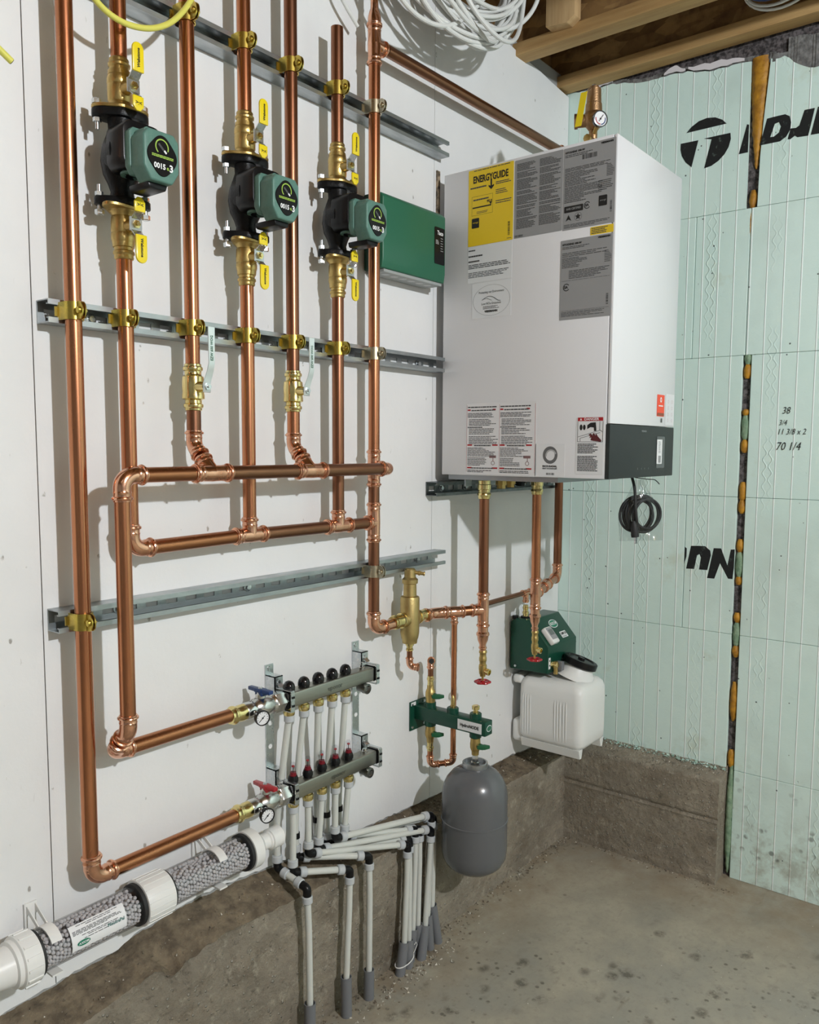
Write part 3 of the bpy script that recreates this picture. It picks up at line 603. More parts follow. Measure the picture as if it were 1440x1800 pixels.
e45 = V((.0, 1, -1)).normalized(); c1 = V((DX, HY, ZS + (PY - HY)))
elbow(c1, -Z, e45, 'forty five degree copper elbow at the foot of the downpipe', Rb=.026, leg=.020)
elbow((DX, PY, ZS), e45, X, 'copper elbow turning the downpipe toward the blue handled valve', Rb=.020, leg=.022)
pipe([(DX + .03, PY, ZS), (1.135, PY, ZS)], 'level copper pipe running to the blue handled valve', COPPER_H)
# riser
tee((PX[6], PY, .985), ((Z, .050, PR), (-Z, .050, PR), (X, .040, PR)), 'copper tee near the top of the riser')
tag(MB().lathe((PX[6], PY, 1.028), Z, [(0, .0185), (.004, .0195), (.008, .0165), (.02, .0163), (.034, .0125), (.04, .0098), (.06, .0096), (.066, .012), (.07, .0098)], 24).build('copper_reducer', COPPER_F), 'copper reducer on top of the riser tee', 'reducer')
pipe([(PX[6], PY, 1.09), (PX[6], PY, 1.25)], 'narrow copper pipe above the riser reducer', COPPER_D, .0098)
pipe([(PX[6], PY, .95), (PX[6], PY, -.02)], 'tall copper riser passing in front of the green box')
tee((PX[6], PY, ZH), ((Z, .048, PR), (-Z, .048, PR), (-Y, .034, PR)), 'copper tee on the riser at the upper header')
elbow((PX[6], HY, ZH), X, Y, 'copper elbow joining the upper header back to the riser', Rb=.021, leg=.020)
pipe([(PX[6], PY, -.085), (PX[6], PY, -.16)], 'short dark riser length between the two headers', COPPER_D)
tee((PX[6], PY, ZL), ((Z, .052, PR), (-Z, .052, PR), (-X, .032, PR)), 'copper tee on the riser at the lower header')
pipe([(PX[6], PY, -.23), (PX[6], PY, -.445)], 'lower riser length clamped to the lowest strut', COPPER_D)
elbow((PX[6], PY, -.473), -Z, X, 'copper elbow at the foot of the riser beside the air separator')
pipe([(PX[6] + .03, PY, -.473), (1.70, PY, -.471)], 'copper stub between riser elbow and air separator', COPPER_F)
pipe([(1.65, PY, .988), (2.595, PY, .994)], 'dark copper pipe sloping away behind the boiler top', COPPER_DH)
elbow((2.598, PY, .994), X, -Z, 'copper elbow hidden behind the boiler top')
pipe([(2.598, PY, .96), (2.600, PY, -.43)], 'dark copper drop pipe at the mint wall corner', COPPER_D)
# boiler side
B1, B2 = V((1.987, -.15, 0)), V((2.290, -.15, 0)); ZT1, ZT2 = -.468, -.462
s45 = V((B1.x - 1.862, -.086, 0)).normalized(); bend = V((1.862, -.064, -.470))
elbow(bend, X, s45, 'slight copper bend right of the air separator', Rb=.06, leg=.022)
pipe([bend + s45 * .02, V((B1.x, B1.y, ZT1)) - s45 * .02], 'copper pipe from the air separator to the first boiler drop', COPPER_H)
tp = bend + s45 * .063; tp.z = -.4695
tee(tp, ((s45, .030, PR), (-s45, .030, PR), (-Z, .036, .0080)), 'small copper tee feeding the thin drop pipe', 'copper_tee')
tee((B1.x, B1.y, ZT1), ((Z, .052, PR), (-Z, .052, PR), (-s45, .040, PR)), 'copper tee on the first boiler drop pipe')
pipe([(B1.x - .002, B1.y, -.10), (B1.x, B1.y, -.43)], 'copper drop pipe under the left of the boiler', COPPER_D)
pipe([(B2.x - .004, B2.y, -.10), (B2.x, B2.y, -.43)], 'bright copper drop pipe under the right of the boiler', COPPER)
d3 = (V((2.600, PY, -.452)) - V((B2.x, B2.y, ZT2))).normalized()
elbow((2.600, PY, -.452), -Z, -d3, 'copper elbow at the foot of the corner drop pipe')
pipe([V((2.60, PY, -.452)) - d3 * .03, V((B2.x, B2.y, ZT2)) + d3 * .02], 'short copper pipe joining the corner drop to the second boiler drop', COPPER)
mc = (V((2.600, PY, -.452)) + V((B2.x, B2.y, ZT2))) / 2 - d3 * .02
mbc = MB(); arm(mbc, mc, d3, .035, PR); arm(mbc, mc, -d3, .035, PR); tag(mbc.build('copper_coupling', COPPER_F), 'copper coupling left of the corner drop elbow', 'coupling')
tee((B2.x, B2.y, ZT2), ((Z, .052, PR), (-Z, .052, PR), (d3, .040, PR)), 'copper tee on the second boiler drop pipe')
fx = V((2.405, -.048, -.4855))
tee(fx, ((X, .026, .008), (-X, .026, .008), (-Z, .034, .008)), 'small copper tee above the glycol feeder inlet')
pipe([(1.94, -.088, -.4755), fx - V((.015, 0, 0))], 'thin copper pipe running from the first boiler drop to the feeder', COPPER_DH, .008)
# thin drop to the tank bracket
tx, ty = tp.x, tp.y
pipe([(tx, ty, tp.z - .03), (tx, ty, -.895)], 'thin copper drop pipe passing the green tank bracket', COPPER, .0080, 20)

# ------------------------------------------------------------------ circulator pumps
def oval_flange(a, b, th, z, rot, mb):
    "two-eared flange plate: long half axis a, round middle b"
    P = []
    for i in range(40):
        t = 2 * math.pi * i / 40; c, s_ = math.cos(t), math.sin(t)
        rr = max(b, 0); x, y = b * c, b * s_
        if abs(c) > .55: x = math.copysign(b * .55 + (a - b * .55) * ((abs(c) - .55) / .45) ** .8, c); y = s_ * b * (1.0 if abs(c) < .8 else 1.0)
        P.append((x * math.cos(rot) - y * math.sin(rot), x * math.sin(rot) + y * math.cos(rot)))
    return mb.prism(P, (0, 0, z), X, Y, Z, th)
EAR = -.42
def make_pump():
    t = thing('circulator_pump', (0, 0, 0), '', 'pump', 'green circulator pumps')
    v = MB(); v.lathe((0, 0, -.084), Z, [(0, .024), (.012, .023), (.026, .0205), (.040, .025), (.056, .033), (.080, .037), (.104, .034), (.122, .027), (.136, .022), (.156, .023), (.168, .024)], 28)
    v.lathe((0, 0, .004), -Y, [(0, .040), (.020, .043), (.030, .044)], 28); v.build('volute', BLACKCAST, t)
    for s_ in (-1, 1):
        f = MB(); oval_flange(.050, .030, .014, -.084 if s_ < 0 else .070, EAR, f); f.build('flange', BLACKCAST, t, bev=.002)
        for e in (-1, 1):
            bx, by = e * .0405 * math.cos(EAR), e * .0405 * math.sin(EAR); b = MB()
            b.lathe((bx, by, s_ * .093), Z * s_, [(0, .0085), (.0075, .0085), (.009, .0065)], 6); b.cyl((bx, by, s_ * .092), (bx, by, s_ * .048), .0036, 12); b.lathe((bx, by, s_ * .068), -Z * s_, [(0, .0075), (.007, .0075)], 6); b.build('bolt', STEEL, t)
    m = MB(); m.prism(rrect(.082, .084, .020, 5), (-.001, -.018, .007), X, Z, -Y, .054); m.build('motor_housing', BLACKP, t, bev=.002)
    MB().lathe((-.004, -.045, -.022), -Z, [(0, .024), (.016, .024), (.017, .018), (.012, .016), (.011, .001)], 24).build('motor_boss', GREENP, t)
    h = MB(); oc = [(-.036, -.040), (-.022, -.062), (.022, -.062), (.036, -.040), (.036, .012), (.026, .024), (-.026, .024), (-.036, .012)]
    h.prism([(-.038, -.034), (-.030, -.048), (.030, -.048), (.038, -.034), (.038, .024), (.030, .032), (-.030, .032), (-.038, .024)], (-.001, -.070, 0), X, Z, -Y, .016)
    h.build('head_collar', GREENP, t, bev=.002)
    MB().prism(oc, (-.001, -.085, 0), X, Z, -Y, .040).build('control_head', GREENP, t, bev=.0035, seg=3)
    for e in (-1, 1):
        MB().lathe((e * .022 - .001, -.088, .020), -Y, [(0, .007), (.028, .007), (.029, .004)], 14).build('corner_screw', GREENP, t)
    MB().prism([(-.017, -.072), (.017, -.072), (.021, -.060), (-.021, -.060)], (-.001, -.052, 0), X, Z, -Y, .060).build('wiring_spout', BLACKP, t, bev=.003)
    MB().prism(rrect(.034, .010, .001), (-.001, -.105, -.0622), X, Y, -Z, .0008).build('rating_label', LBLW, t)
    fp = MB().prism([(.0285 * math.cos(a) * (1 + .06 * math.cos(4 * a)), -.0185 + .0325 * math.sin(a) * (1 + .06 * math.cos(4 * a))) for a in (2 * math.pi * i / 48 for i in range(48))], (-.001, -.1248, 0), X, Z, -Y, .0022).build('face_plate', BLACKP, t, bev=.0006, seg=1)
    yf = -.1274; d = MB(); ring_flat(d, (-.002, yf, -.004), X, Z, .0115, .0138, -.4, math.pi * 1.28, 28); d.build('dial_ring', GREENL, fp)
    MB().bar((-.002, yf, -.006), (V((.75, 0, -.66)), -Y, V((.66, 0, .75))), (.019, .0012, .0042)).build('dial_pointer', mat('grey knob', (.08, .08, .085), .3), fp)
    MB().bar((.004, yf - .0008, -.0112), (V((.75, 0, -.66)), -Y, V((.66, 0, .75))), (.006, .0006, .0034)).build('dial_tip', WHITEL, fp)
    mb = MB(); lines(mb, (-.023, yf, -.0175), X, Z, .044, .005, 2, .7, seed=4); mb.build('script_print', GREENL, fp, flat=True)
    text('model_number', '0015', .0125, (-.0075, yf, -.0370), X, Z, WHITEL, fp, bold=.035, sx=.95)
    text('model_letter', 'e', .0105, (.0088, yf, -.0375), X, Z, GREENL, fp, bold=.02)
    text('model_suffix', '3', .0165, (.0160, yf, -.0370), X, Z, WHITEL, fp, bold=.035)
    return t
PZ = {1: .522, 3: .5195, 5: .535}
pump = make_pump(); pl = {1: 'green and black circulator pump, leftmost and nearest', 3: 'green and black circulator pump in the middle of three', 5: 'green and black circulator pump overlapping the green controller box'}
for i in (1, 3, 5):
    if i == 1: pump.location = (PX[i], PY, PZ[i]); pump['label'] = pl[i]
    else: copy_tree(pump, (PX[i], PY, PZ[i]), label=pl[i])
def make_iso():
    t = thing('isolation_valve', (0, 0, 0), '', 'valve', 'brass isolation valves with yellow levers')
    f = MB(); oval_flange(.050, .029, .0065, 0, EAR, f); f.build('flange', BRASS, t, bev=.0012, seg=1)
    b = MB(); b.lathe((0, 0, .006), Z, [(0, .0265), (.003, .0255), (.006, .0215), (.010, .0200), (.013, .0215), (.036, .0222), (.040, .0212), (.042, .0222), (.050, .0222), (.056, .0205), (.058, .0195)], 28)
    b.lathe((0, 0, .063), Z, [(0, .0205), (.008, .0195), (.009, .0172), (.014, .0168), (.016, .0192), (.020, .0196), (.022, .0175), (.024, .0170), (.027, .0176), (.029, .0170), (.0305, .0155)], 28); b.build('body', BRASS, t)
    MB().lathe((0, -.018, .036), -Y, [(0, .012), (.012, .0105), (.020, .009)], 20).build('stem', BRASS, t)
    s = MB(); s.prism(rrect(.025, .025, .001), (.001, -.0405, .036), X, Z, -Y, .0018)
    s.bar((.001, -.0485, .0535), (X, V((0, -.72, .69)), V((0, .69, .72))), (.020, .021, .0018)); s.bar((.001, -.0475, .0215), (X, V((0, -.80, -.6)), V((0, .6, -.8))), (.018, .014, .0018)); s.build('lever_bracket', STEEL, t)
    MB().lathe((.001, -.0423, .036), -Y, [(0, .0075), (.0045, .0075), (.0047, .004), (.0085, .004)], 6).build('stem_nut', BRASS_B, t)
    g = MB(); g.prism([(-.0115, -.003), (.0115, -.003), (.0115, .036)] + [(.0115 * math.cos(a), .036 + .0115 * math.sin(a)) for a in (math.pi * k / 10 for k in range(1, 10))] + [(-.0115, .036)], (.001, -.0545, .0595), X, Z, -Y, .0050)
    gr = g.build('lever_grip', YELLOWH, t, bev=.0018); text('grip_print', 'Webstone', .0078, (.001, -.0597, .080), Z, -X, INK, gr, bold=.03, sx=1.0)
    g = MB(); g.prism([(-.011, .012), (-.011, -.006), (-.004, -.014), (.004, -.014), (.011, -.006), (.011, .012)], (.001, -.0525, .0040), X, Z, -Y, .0045)
    tb = g.build('drain_tab', YELLOWH, t, bev=.0016); text('tab_print', '>:<', .0095, (.001, -.0572, .0035), X, Z, INK, tb, bold=.02)
    return t
iso = make_iso(); k = 0
for i, nm in ((1, 'left'), (3, 'middle'), (5, 'right')):
    for s_, w_ in ((1, 'above'), (-1, 'below')):
        lab = 'brass flange valve with yellow lever %s the %s pump' % (w_, nm); loc = (PX[i], PY, PZ[i] + s_ * .0845); rot = (0, 0, 0) if s_ > 0 else (0, math.pi, 0)
        if k == 0: iso.location = loc; iso['label'] = lab; k = 1
        else: copy_tree(iso, loc, rot, lab)
def make_lever():
    t = thing('ball_valve', (0, 0, 0), '', 'valve', 'brass ball valves with silver levers')
    e = [(0, .0150), (.001, .0168), (.005, .0170), (.007, .0195), (.010, .0200), (.013, .0195), (.015, .0170), (.021, .0165)]
    b = MB(); b.lathe((0, 0, .047), -Z, e + [(.024, .0180), (.026, .0210), (.036, .0222), (.050, .0222), (.058, .0215), (.063, .0225), (.070, .0225), (.072, .0175)] + [(.094 - h, r) for h, r in reversed(e)], 28); b.build('body', BRASS_B, t)
    MB().lathe((0, -.016, .000), -Y, [(0, .012), (.012, .010), (.024, .0085)], 20).build('stem', BRASS_B, t)
    l = MB(); pts = [(-.0425, -.012), (-.0425, .006), (-.0545, .030), (-.0590, .045), (-.0590, .116)]; wd = [.0095, .0095, .0082, .0075, .0085]; th = .0022
    vs = []; 
    for (y, z), q in zip(pts, wd): vs += [(-q, y, z), (q, y, z), (-q, y - th, z + (.001 if y > -.059 else 0)), (q, y - th, z + (.001 if y > -.059 else 0))]
    fs = [(0, 2, 3, 1), (16, 17, 19, 18)]
    for a in range(4): o4 = a * 4; fs += [(o4, o4 + 1, o4 + 5, o4 + 4), (o4 + 2, o4 + 6, o4 + 7, o4 + 3), (o4, o4 + 4, o4 + 6, o4 + 2), (o4 + 1, o4 + 3, o4 + 7, o4 + 5)]
    l.add(vs, fs); lv = l.build('lever', mat('pale plated lever', (.72, .76, .75), .3, .6), t, bev=.0008, seg=1)
    text('lever_print', 'EZW 600 WOG', .0085, (0, -.0613, .074), Z, -X, GREENH, lv, bold=.02, sx=.85)
    MB().lathe((0, -.0447, 0), -Y, [(0, .0075), (.005, .0075), (.0052, .0035), (.009, .0035)], 6).build('stem_nut', STEEL, t)
    return t
lv = make_lever(); lv.location = (PX[2], PY, .1195); lv['label'] = 'brass ball valve with raised silver lever on the pipe left of the middle pump pipe'
copy_tree(lv, (PX[4], PY, .127), label='brass ball valve with raised silver lever on the pipe right of the middle pump pipe')

# ------------------------------------------------------------------ green zone controller
t = thing('zone_controller', (1.762, 0, .452), 'green zone control box with a small black label, left of the boiler', 'control box')
MB().box(1.632, 1.893, -.020, -.001, .455, .645).build('back_box', mat('controller dark green', (.010, .060, .034), .4), t, bev=.003)
cv = MB(); cv.prism([(-.0205, .642), (-.060, .642), (-.070, .632), (-.070, .478), (-.066, .455), (-.0205, .455)], (1.627, 0, 0), Y, Z, X, .268).build('cover', GREENC, t, bev=.004, seg=3)
MB().box(1.64, 1.888, -.062, -.004, .4475, .4545).build('knockout_plate', mat('knockout plate', (.34, .36, .35), .45), t)
for i in range(6): MB().lathe((1.672 + i * .036, -.040, .4476), -Z, [(0, .011), (.0008, .0105)], 16).build('knockout', mat('knockout disc', (.45, .46, .46), .35, .6), t)
bp = MB().prism(rrect(.046, .098, .004), (1.866, -.0703, .551), X, Z, -Y, .0008).build('label_panel', BLACKP, t)
text('label_print', 'Taco', .0155, (1.868, -.0712, .585), X, Z, WHITEL, bp, bold=.03, sx=.85)
mb = MB(); lines(mb, (1.848, -.0712, .566), X, Z, .014, .012, 4, .5, seed=2); lines(mb, (1.870, -.0712, .574), X, Z, .012, .040, 6, .22, seed=5); mb.build('label_text', mat('grey print', (.45, .45, .45), .6), bp, flat=True)

# ------------------------------------------------------------------ boiler
BX0, BX1, BY0, BY1, BZ0, BZ1 = 1.936, 2.3655, -.034, -.553, -.076, .7625
t = thing('boiler', (2.15, -.3, BZ0), 'white wall hung boiler with a dark control panel and many labels', 'boiler'); boiler = t
MB().box(BX0 + .002, BX1 - .002, BY1 + .02, BY0, BZ0 + .004, BZ1 - .002).build('casing', WHITEE, t, bev=.003)
sp_ = MB().box(BX0, BX0 + .012, BY1 + .0105, BY0, BZ0, BZ1).build('side_panel', WHITEE, t, bev=.0015)
MB().box(BX0 + .0015, BX1, BY1, BY1 + .0085, .0635, BZ1).build('front_panel', WHITEE, t, bev=.002)
MB().box(BX0 - .0005, BX1 - .001, BY1 - .001, BY1 + .0105, BZ0, .0620).build('control_panel', DARKSLATE, t, bev=.0015)
cp = t.children[-1]
MB().box(BX0 + .02, BX1 - .03, -.40, BY0 - .01, BZ0 - .014, BZ0 + .004).build('base_plate', mat('bare sheet steel', (.34, .35, .36), .4, 1), t)
for i, xx in enumerate((1.99, 2.12, 2.20)): MB().box(xx - .016, xx + .016, -.092, -.088, BZ0 - .034, BZ0).build('mount_tab', ZINC, t)
for xx, hh, m in ((2.075, .026, BRASS), (2.125, .024, BRASS), (2.185, .022, BLACKP)): MB().lathe((xx, -.15, BZ0 - .016), -Z, [(0, .017), (hh * .6, .017), (hh * .62, .013), (hh, .013)], 8).build('capped_port', m, t)
def lab(name, y0, y1, z0, z1, m, x=BX0, parent=None):
    return MB().prism(rrect(abs(y1 - y0), z1 - z0, .002, 3), (x - .0001, (y0 + y1) / 2, (z0 + z1) / 2), Y, Z, -X, .0005).build(name, m, parent or sp_, flat=True)
SX = BX0 - .0007
def bars(pl_, name, m, L):
    mb = MB()
    for k_, (y0, ztop, wdt, h, rows, th, rag) in enumerate(L): lines(mb, (SX, y0, ztop), -Y, Z, wdt, h, rows, th, ragged=rag, seed=k_ * 7 + 3, indent=0)
    return mb.build(name, m, pl_, flat=True)
def barcode(pl_, y0, z0, w_, h, vert=False, seed=1):
    R2 = random.Random(seed); mb = MB(); a = 0; tot = h if vert else w_
    while a < tot:
        s_ = R2.uniform(.0006, .0020)
        if vert: mb.quad((SX, y0, z0 + a), (SX, y0 - w_, z0 + a), (SX, y0 - w_, z0 + a + s_), (SX, y0, z0 + a + s_))
        else: mb.quad((SX, y0 - a, z0), (SX, y0 - a - s_, z0), (SX, y0 - a - s_, z0 + h), (SX, y0 - a, z0 + h))
        a += s_ + R2.uniform(.0006, .0016)
    return mb.build('barcode', INK, pl_, flat=True)
# yellow energy label
q = lab('energy_label', -.1175, -.2612, .5545, .7575, YELLOWL)
text('heading', 'ENERGYGUIDE', .0255, (SX, -.1890, .7295), -Y, Z, INK, q, bold=.03, sx=.66)
mb = MB(); mb.prism([(-.0022, .012), (.0022, .012), (.0022, -.006), (.0085, -.0035), (.0085, -.0075), (0, -.0155), (-.0085, -.0075), (-.0085, -.0035), (-.0022, -.006)], (SX, -.1915, .7125), -Y, Z, -X, .0003); mb.build('arrow', INK, q, flat=True)
bars(q, 'small_print', INKG, ((-.135, .756, .115, .006, 1, .35, 0), (-.124, .7125, .052, .008, 1, .45, 0), (-.206, .7145, .048, .009, 2, .5, .2), (-.206, .694, .040, .014, 3, .42, .3), (-.206, .6655, .050, .011, 2, .4, .2), (-.134, .6795, .050, .006, 1, .6, 0), (-.145, .6455, .038, .007, 2, .4, .2), (-.243, .5615, .014, .003, 1, .5, 0)))
text('rating', '95.0', .0095, (SX, -.1865, .6675), -Y, Z, INK, q, bold=.03)
mb = MB(); mb.quad((SX, -.131, .6545), (SX, -.192, .6545), (SX, -.192, .6580), (SX, -.131, .6580)); mb.prism([(-.004, .004), (.004, .004), (0, -.004)], (SX, -.1905, .6605), -Y, Z, -X, .0002)
for a, b2 in (((-.129, .6855), (-.1965, .6855)), ((-.129, .6355), (-.1965, .6355))): mb.quad((SX, a[0], a[1]), (SX, b2[0], b2[1]), (SX, b2[0], b2[1] + .0006), (SX, a[0], a[1] + .0006))
for yy in (-.129, -.196): mb.quad((SX, yy, .6355), (SX, yy - .0006, .6355), (SX, yy - .0006, .686), (SX, yy, .686))
mb.build('scale', INK, q, flat=True)
s2 = lab('star_mark', -.1300, -.1535, .6020, .6280, INK, SX, q); text('star_text', 'energy', .0066, (SX - .0007, -.1418, .6165), -Y, Z, YELLOWL, s2, shear=.3)
barcode(q, -.2455, .568, .0065, .034, True, 3)
# two grey plates and one lower plate
q = lab('warning_plate', -.2650, -.4068, .5550, .7550, GREYL)
L = []
for c0 in (-.272, -.340):
    zz = .7455
    for h in (.022, .018, .030, .012, .026, .010, .022, .030): L.append((c0, zz, .062, h - .0025, max(2, int(h / .0034)), .56, .5)); zz -= h
bars(q, 'small_print', INKG, L); barcode(q, -.268, .5575, .024, .0055, False, 5)
q = lab('rating_plate', -.4085, -.5500, .5530, .7545, GREYL)
text('maker', 'VIESSMANN', .0062, (SX, -.5270, .7475), -Y, Z, INK, q, bold=.05); text('model', 'VITODENS 100-W', .0068, (SX, -.4130, .7425), -Y, Z, INK, q, bold=.04, align='LEFT')
bars(q, 'small_print', INKG, ((-.413, .738, .085, .008, 2, .45, .4), (-.413, .705, .130, .010, 3, .5, .2), (-.413, .694, .090, .034, 9, .5, .6), (-.527, .696, .020, .030, 8, .45, .6), (-.413, .659, .105, .028, 8, .5, .5), (-.505, .660, .040, .026, 6, .45, .6), (-.413, .631, .060, .012, 3, .5, .4), (-.413, .567, .125, .010, 3, .45, .4)))
barcode(q, -.460, .719, .040, .0115, False, 7); barcode(q, -.5375, .580, .0055, .028, True, 8)
s2 = lab('listing_badge', -.4135, -.4655, .596, .6115, INK, SX, q); text('listing_text', 'AHRI CERTIFIED', .0074, (SX - .0007, -.4395, .6038), -Y, Z, GREYL, s2, bold=.02, sx=.78)
mb = MB(); ring_flat(mb, (SX - .0002, -.4765, .6060), -Y, Z, .0070, .0088, .6, 5.7, 24); mb.build('certification_ring', INK, q, flat=True); text('certification_text', 'SA', .0088, (SX, -.4760, .606), -Y, Z, INK, q, bold=.04)
s2 = lab('star_mark', -.5080, -.5300, .5975, .6225, INK, SX, q); text('star_text', 'energy', .0060, (SX - .0007, -.519, .611), -Y, Z, GREYL, s2, shear=.3)
mb = MB(); mb.prism([(-.008, -.007), (0, .008), (.008, -.007), (0, -.003)], (SX, -.4255, .582), -Y, Z, -X, .0003)
mb.prism([((.0085 if i % 2 == 0 else .0038) * math.sin(i * math.pi / 5), (.0085 if i % 2 == 0 else .0038) * math.cos(i * math.pi / 5)) for i in range(10)], (SX, -.4520, .5825), -Y, Z, -X, .0003); ring_flat(mb, (SX, -.4520, .5825), -Y, Z, .0098, .0104, n=24); mb.build('listing_stars', INK, q, flat=True)
q = lab('yellow_tag', -.4870, -.5485, .5305, .5500, YELLOWL); bars(q, 'small_print', INKG, ((-.490, .548, .050, .016, 4, .5, .4),))
q = lab('data_plate', -.4050, -.5470, .3290, .5285, GREYL)
text('maker', 'VIESSMANN', .0062, (SX, -.5250, .5225), -Y, Z, INK, q, bold=.05); text('model', 'VITODENS 100-W', .0068, (SX, -.4100, .5170), -Y, Z, INK, q, bold=.04, align='LEFT')
bars(q, 'small_print', INKG, ((-.410, .512, .085, .007, 2, .45, .4), (-.410, .497, .130, .012, 3, .4, .3), (-.410, .484, .070, .026, 7, .45, .5), (-.527, .490, .018, .030, 8, .4, .6), (-.430, .452, .112, .022, 6, .45, .4), (-.410, .4275, .132, .002, 1, .3, 0), (-.410, .352, .132, .002, 1, .3, 0), (-.410, .349, .120, .013, 4, .4, .4)))
mb = MB(); ring_flat(mb, (SX, -.4235, .4105), -Y, Z, .0074, .0094, .6, 5.7, 24); mb.build('certification_ring', INK, q, flat=True); text('certification_text', 'SA', .0092, (SX, -.4225, .4105), -Y, Z, INK, q, bold=.04); barcode(q, -.5335, .358, .0060, .026, True, 9)
q = lab('clear_notice', -.1175, -.2600, .4550, .5530, CLEARL); bars(q, 'small_print', INKG, ((-.120, .545, .022, .004, 1, .8, 0), (-.120, .530, .046, .005, 1, .8, 0), (-.120, .516, .036, .005, 1, .8, 0), (-.120, .5055, .136, .013, 3, .5, .1), (-.120, .484, .132, .016, 4, .45, .2)))
q = lab('eco_sticker', -.1330, -.2590, .3570, .4520, CLEARL); cy_, cz_ = -.1962, .4032
mb = MB(); ring_flat(mb, (SX, cy_, cz_), -Y, Z, .0590, .0597, n=48, sy=.695); mb.build('oval_line', INKG, q, flat=True)
mb = MB()
for i in range(14):
    a = math.radians(158 - i * 9.6); mb.bar((SX - .0001, cy_ - .049 * math.cos(a), cz_ + .0335 * math.sin(a)), (V((0, -math.sin(a), -math.cos(a))), X, V((0, math.cos(a), -math.sin(a)))), (.0050, .0002, .0046))
text('arched_text', 'Protecting our Environment', .0092, (SX, cy_, cz_ + .0225), -Y, Z, INKG, q, sx=.78)
mb = MB(); P = [V((SX - .0002, cy_ + .030 - .0060 * i, cz_ + .002 + .011 * math.sin(min(math.pi, i * .36)) - .0006 * i)) for i in range(11)]; mb.tube(P, .0007, 5); P = [V((SX - .0002, cy_ + .030 - .004 * i, cz_ + .002 + .0035 * math.sin(i * .5))) for i in range(9)]; mb.tube(P, .0005, 5); mb.build('leaf_drawing', INKG, q)
text('eco_text', 'Low NOx Emissions', .0090, (SX, cy_, cz_ - .0085), -Y, Z, INKG, q, sx=.85); bars(q, 'small_print', INKG, ((-.170, cz_ - .0145, .052, .009, 3, .45, .3),)); text('maker', 'VIESSMANN', .0078, (SX, cy_, cz_ - .0295), -Y, Z, INK, q, bold=.05)
# bilingual operating notice
q = lab('operating_notice', -.1195, -.3440, -.0725, .1255, mat('notice film', (.74, .73, .73), .4)); L = []; LR = []
for c0 in (-.124, -.2315):
    L += [(c0, .1165, .095, .0045, 1, .7, 0), (c0 + -.012, .1075, .078, .0045, 1, .7, 0), (c0, .0985, .098, .014, 4, .5, .3), (c0 - .004, .0815, .094, .020, 5, .45, .4), (c0, .0605, .050, .004, 1, .7, 0), (c0 - .004, .0555, .090, .018, 4, .45, .4), (c0 - .004, .0345, .098, .024, 6, .45, .4), (c0 + -.022, .0100, .056, .0045, 1, .7, 0), (c0, .0025, .092, .026, 7, .45, .5), (c0, -.0255, .064, .024, 6, .45, .4), (c0 - .012, -.0530, .075, .0042, 1, .7, 0), (c0, -.0600, .094, .008, 2, .5, .5)]
    for zz in (.1055, .0080, -.0555): LR += [(c0 + .001, zz + .003, .016 if zz < .1 else .010, .0042, 1, .8, 0), (c0 - .082, zz + .003, .018 if zz < .1 else .010, .0042, 1, .8, 0)]
bars(q, 'small_print', INKG, L)
mb = MB()
for y0, zt_, w_, h, *_r in LR: mb.quad((SX, y0, zt_ - h), (SX, y0 - w_, zt_ - h), (SX, y0 - w_, zt_), (SX, y0, zt_))
for y0 in (-.1205, -.2285, -.3400): mb.quad((SX, y0, -.066), (SX, y0 - .0007, -.066), (SX, y0 - .0007, .120), (SX, y0, .120))
mb.build('red_print', INKR, q, flat=True); mb = MB()
for y0 in (-.197, -.306):
    ring_flat(mb, (SX - .0001, y0 - .012, -.0405), -Y, Z, .0045, .0060, n=16); mb.quad((SX - .0001, y0, -.0265), (SX - .0001, y0 - .022, -.0265), (SX - .0001, y0 - .022, -.0195), (SX - .0001, y0, -.0195)); mb.quad((SX - .0001, y0 - .0115, -.0345), (SX - .0001, y0 - .0135, -.0345), (SX - .0001, y0 - .0135, -.0265), (SX - .0001, y0 - .0115, -.0265))
mb.build('valve_drawings', mat('pale drawing ink', (.22, .12, .12), .6), q, flat=True)
q = lab('exchanger_sticker', -.3420, -.4300, -.0745, .0128, CLEARL)
mb = MB(); ring_flat(mb, (SX, -.3870, -.0170), -Y, Z, .0135, .0218, n=40, sy=1.05); mb.build('coil_picture', mat('printed steel', (.13, .13, .13), .4), q, flat=True)
mb = MB(); ring_flat(mb, (SX - .0002, -.3895, -.0185), -Y, Z, .0125, .0165, .3, 3.3, 24); mb.build('coil_highlight', mat('printed steel light', (.42, .42, .42), .4), q, flat=True)
text('caption', 'INOX-RADIAL', .0068, (SX, -.3865, -.0465), -Y, Z, INK, q, bold=.04); text('caption', 'HEAT EXCHANGER', .0050, (SX, -.3865, -.0525), -Y, Z, INK, q, bold=.03); barcode(q, -.3760, -.0695, .024, .0058, False, 11)
q = lab('danger_sticker', -.4610, -.5375, -.0650, .0810, CLEARL)
MB().box(SX - .0002, SX, -.5350, -.4650, .0705, .0795).build('red_band', INKR, q, flat=True); text('danger_word', '▲DANGER' if 0 else 'DANGER', .0088, (SX - .0003, -.5035, .0750), -Y, Z, WHITEL, q, bold=.02, sx=1.15)
mb = MB(); mb.prism([(-.003, -.0025), (.003, -.0025), (0, .003)], (SX - .0003, -.4740, .0750), -Y, Z, -X, .0002); mb.build('danger_triangle', WHITEL, q, flat=True)
mb = MB()
for cy2, r2 in ((-.4745, .0075), (-.4835, .0070)): ring_flat(mb, (SX, cy2, .0545), -Y, Z, 0, r2, n=16, sx=.55)
mb.prism([(-.013, -.006), (-.013, .004), (-.004, .010), (.010, .011), (.012, -.004), (.012, -.011), (.006, -.011), (.005, -.002), (-.004, -.001)], (SX, -.5050, .0560), -Y, Z, -X, .0003)
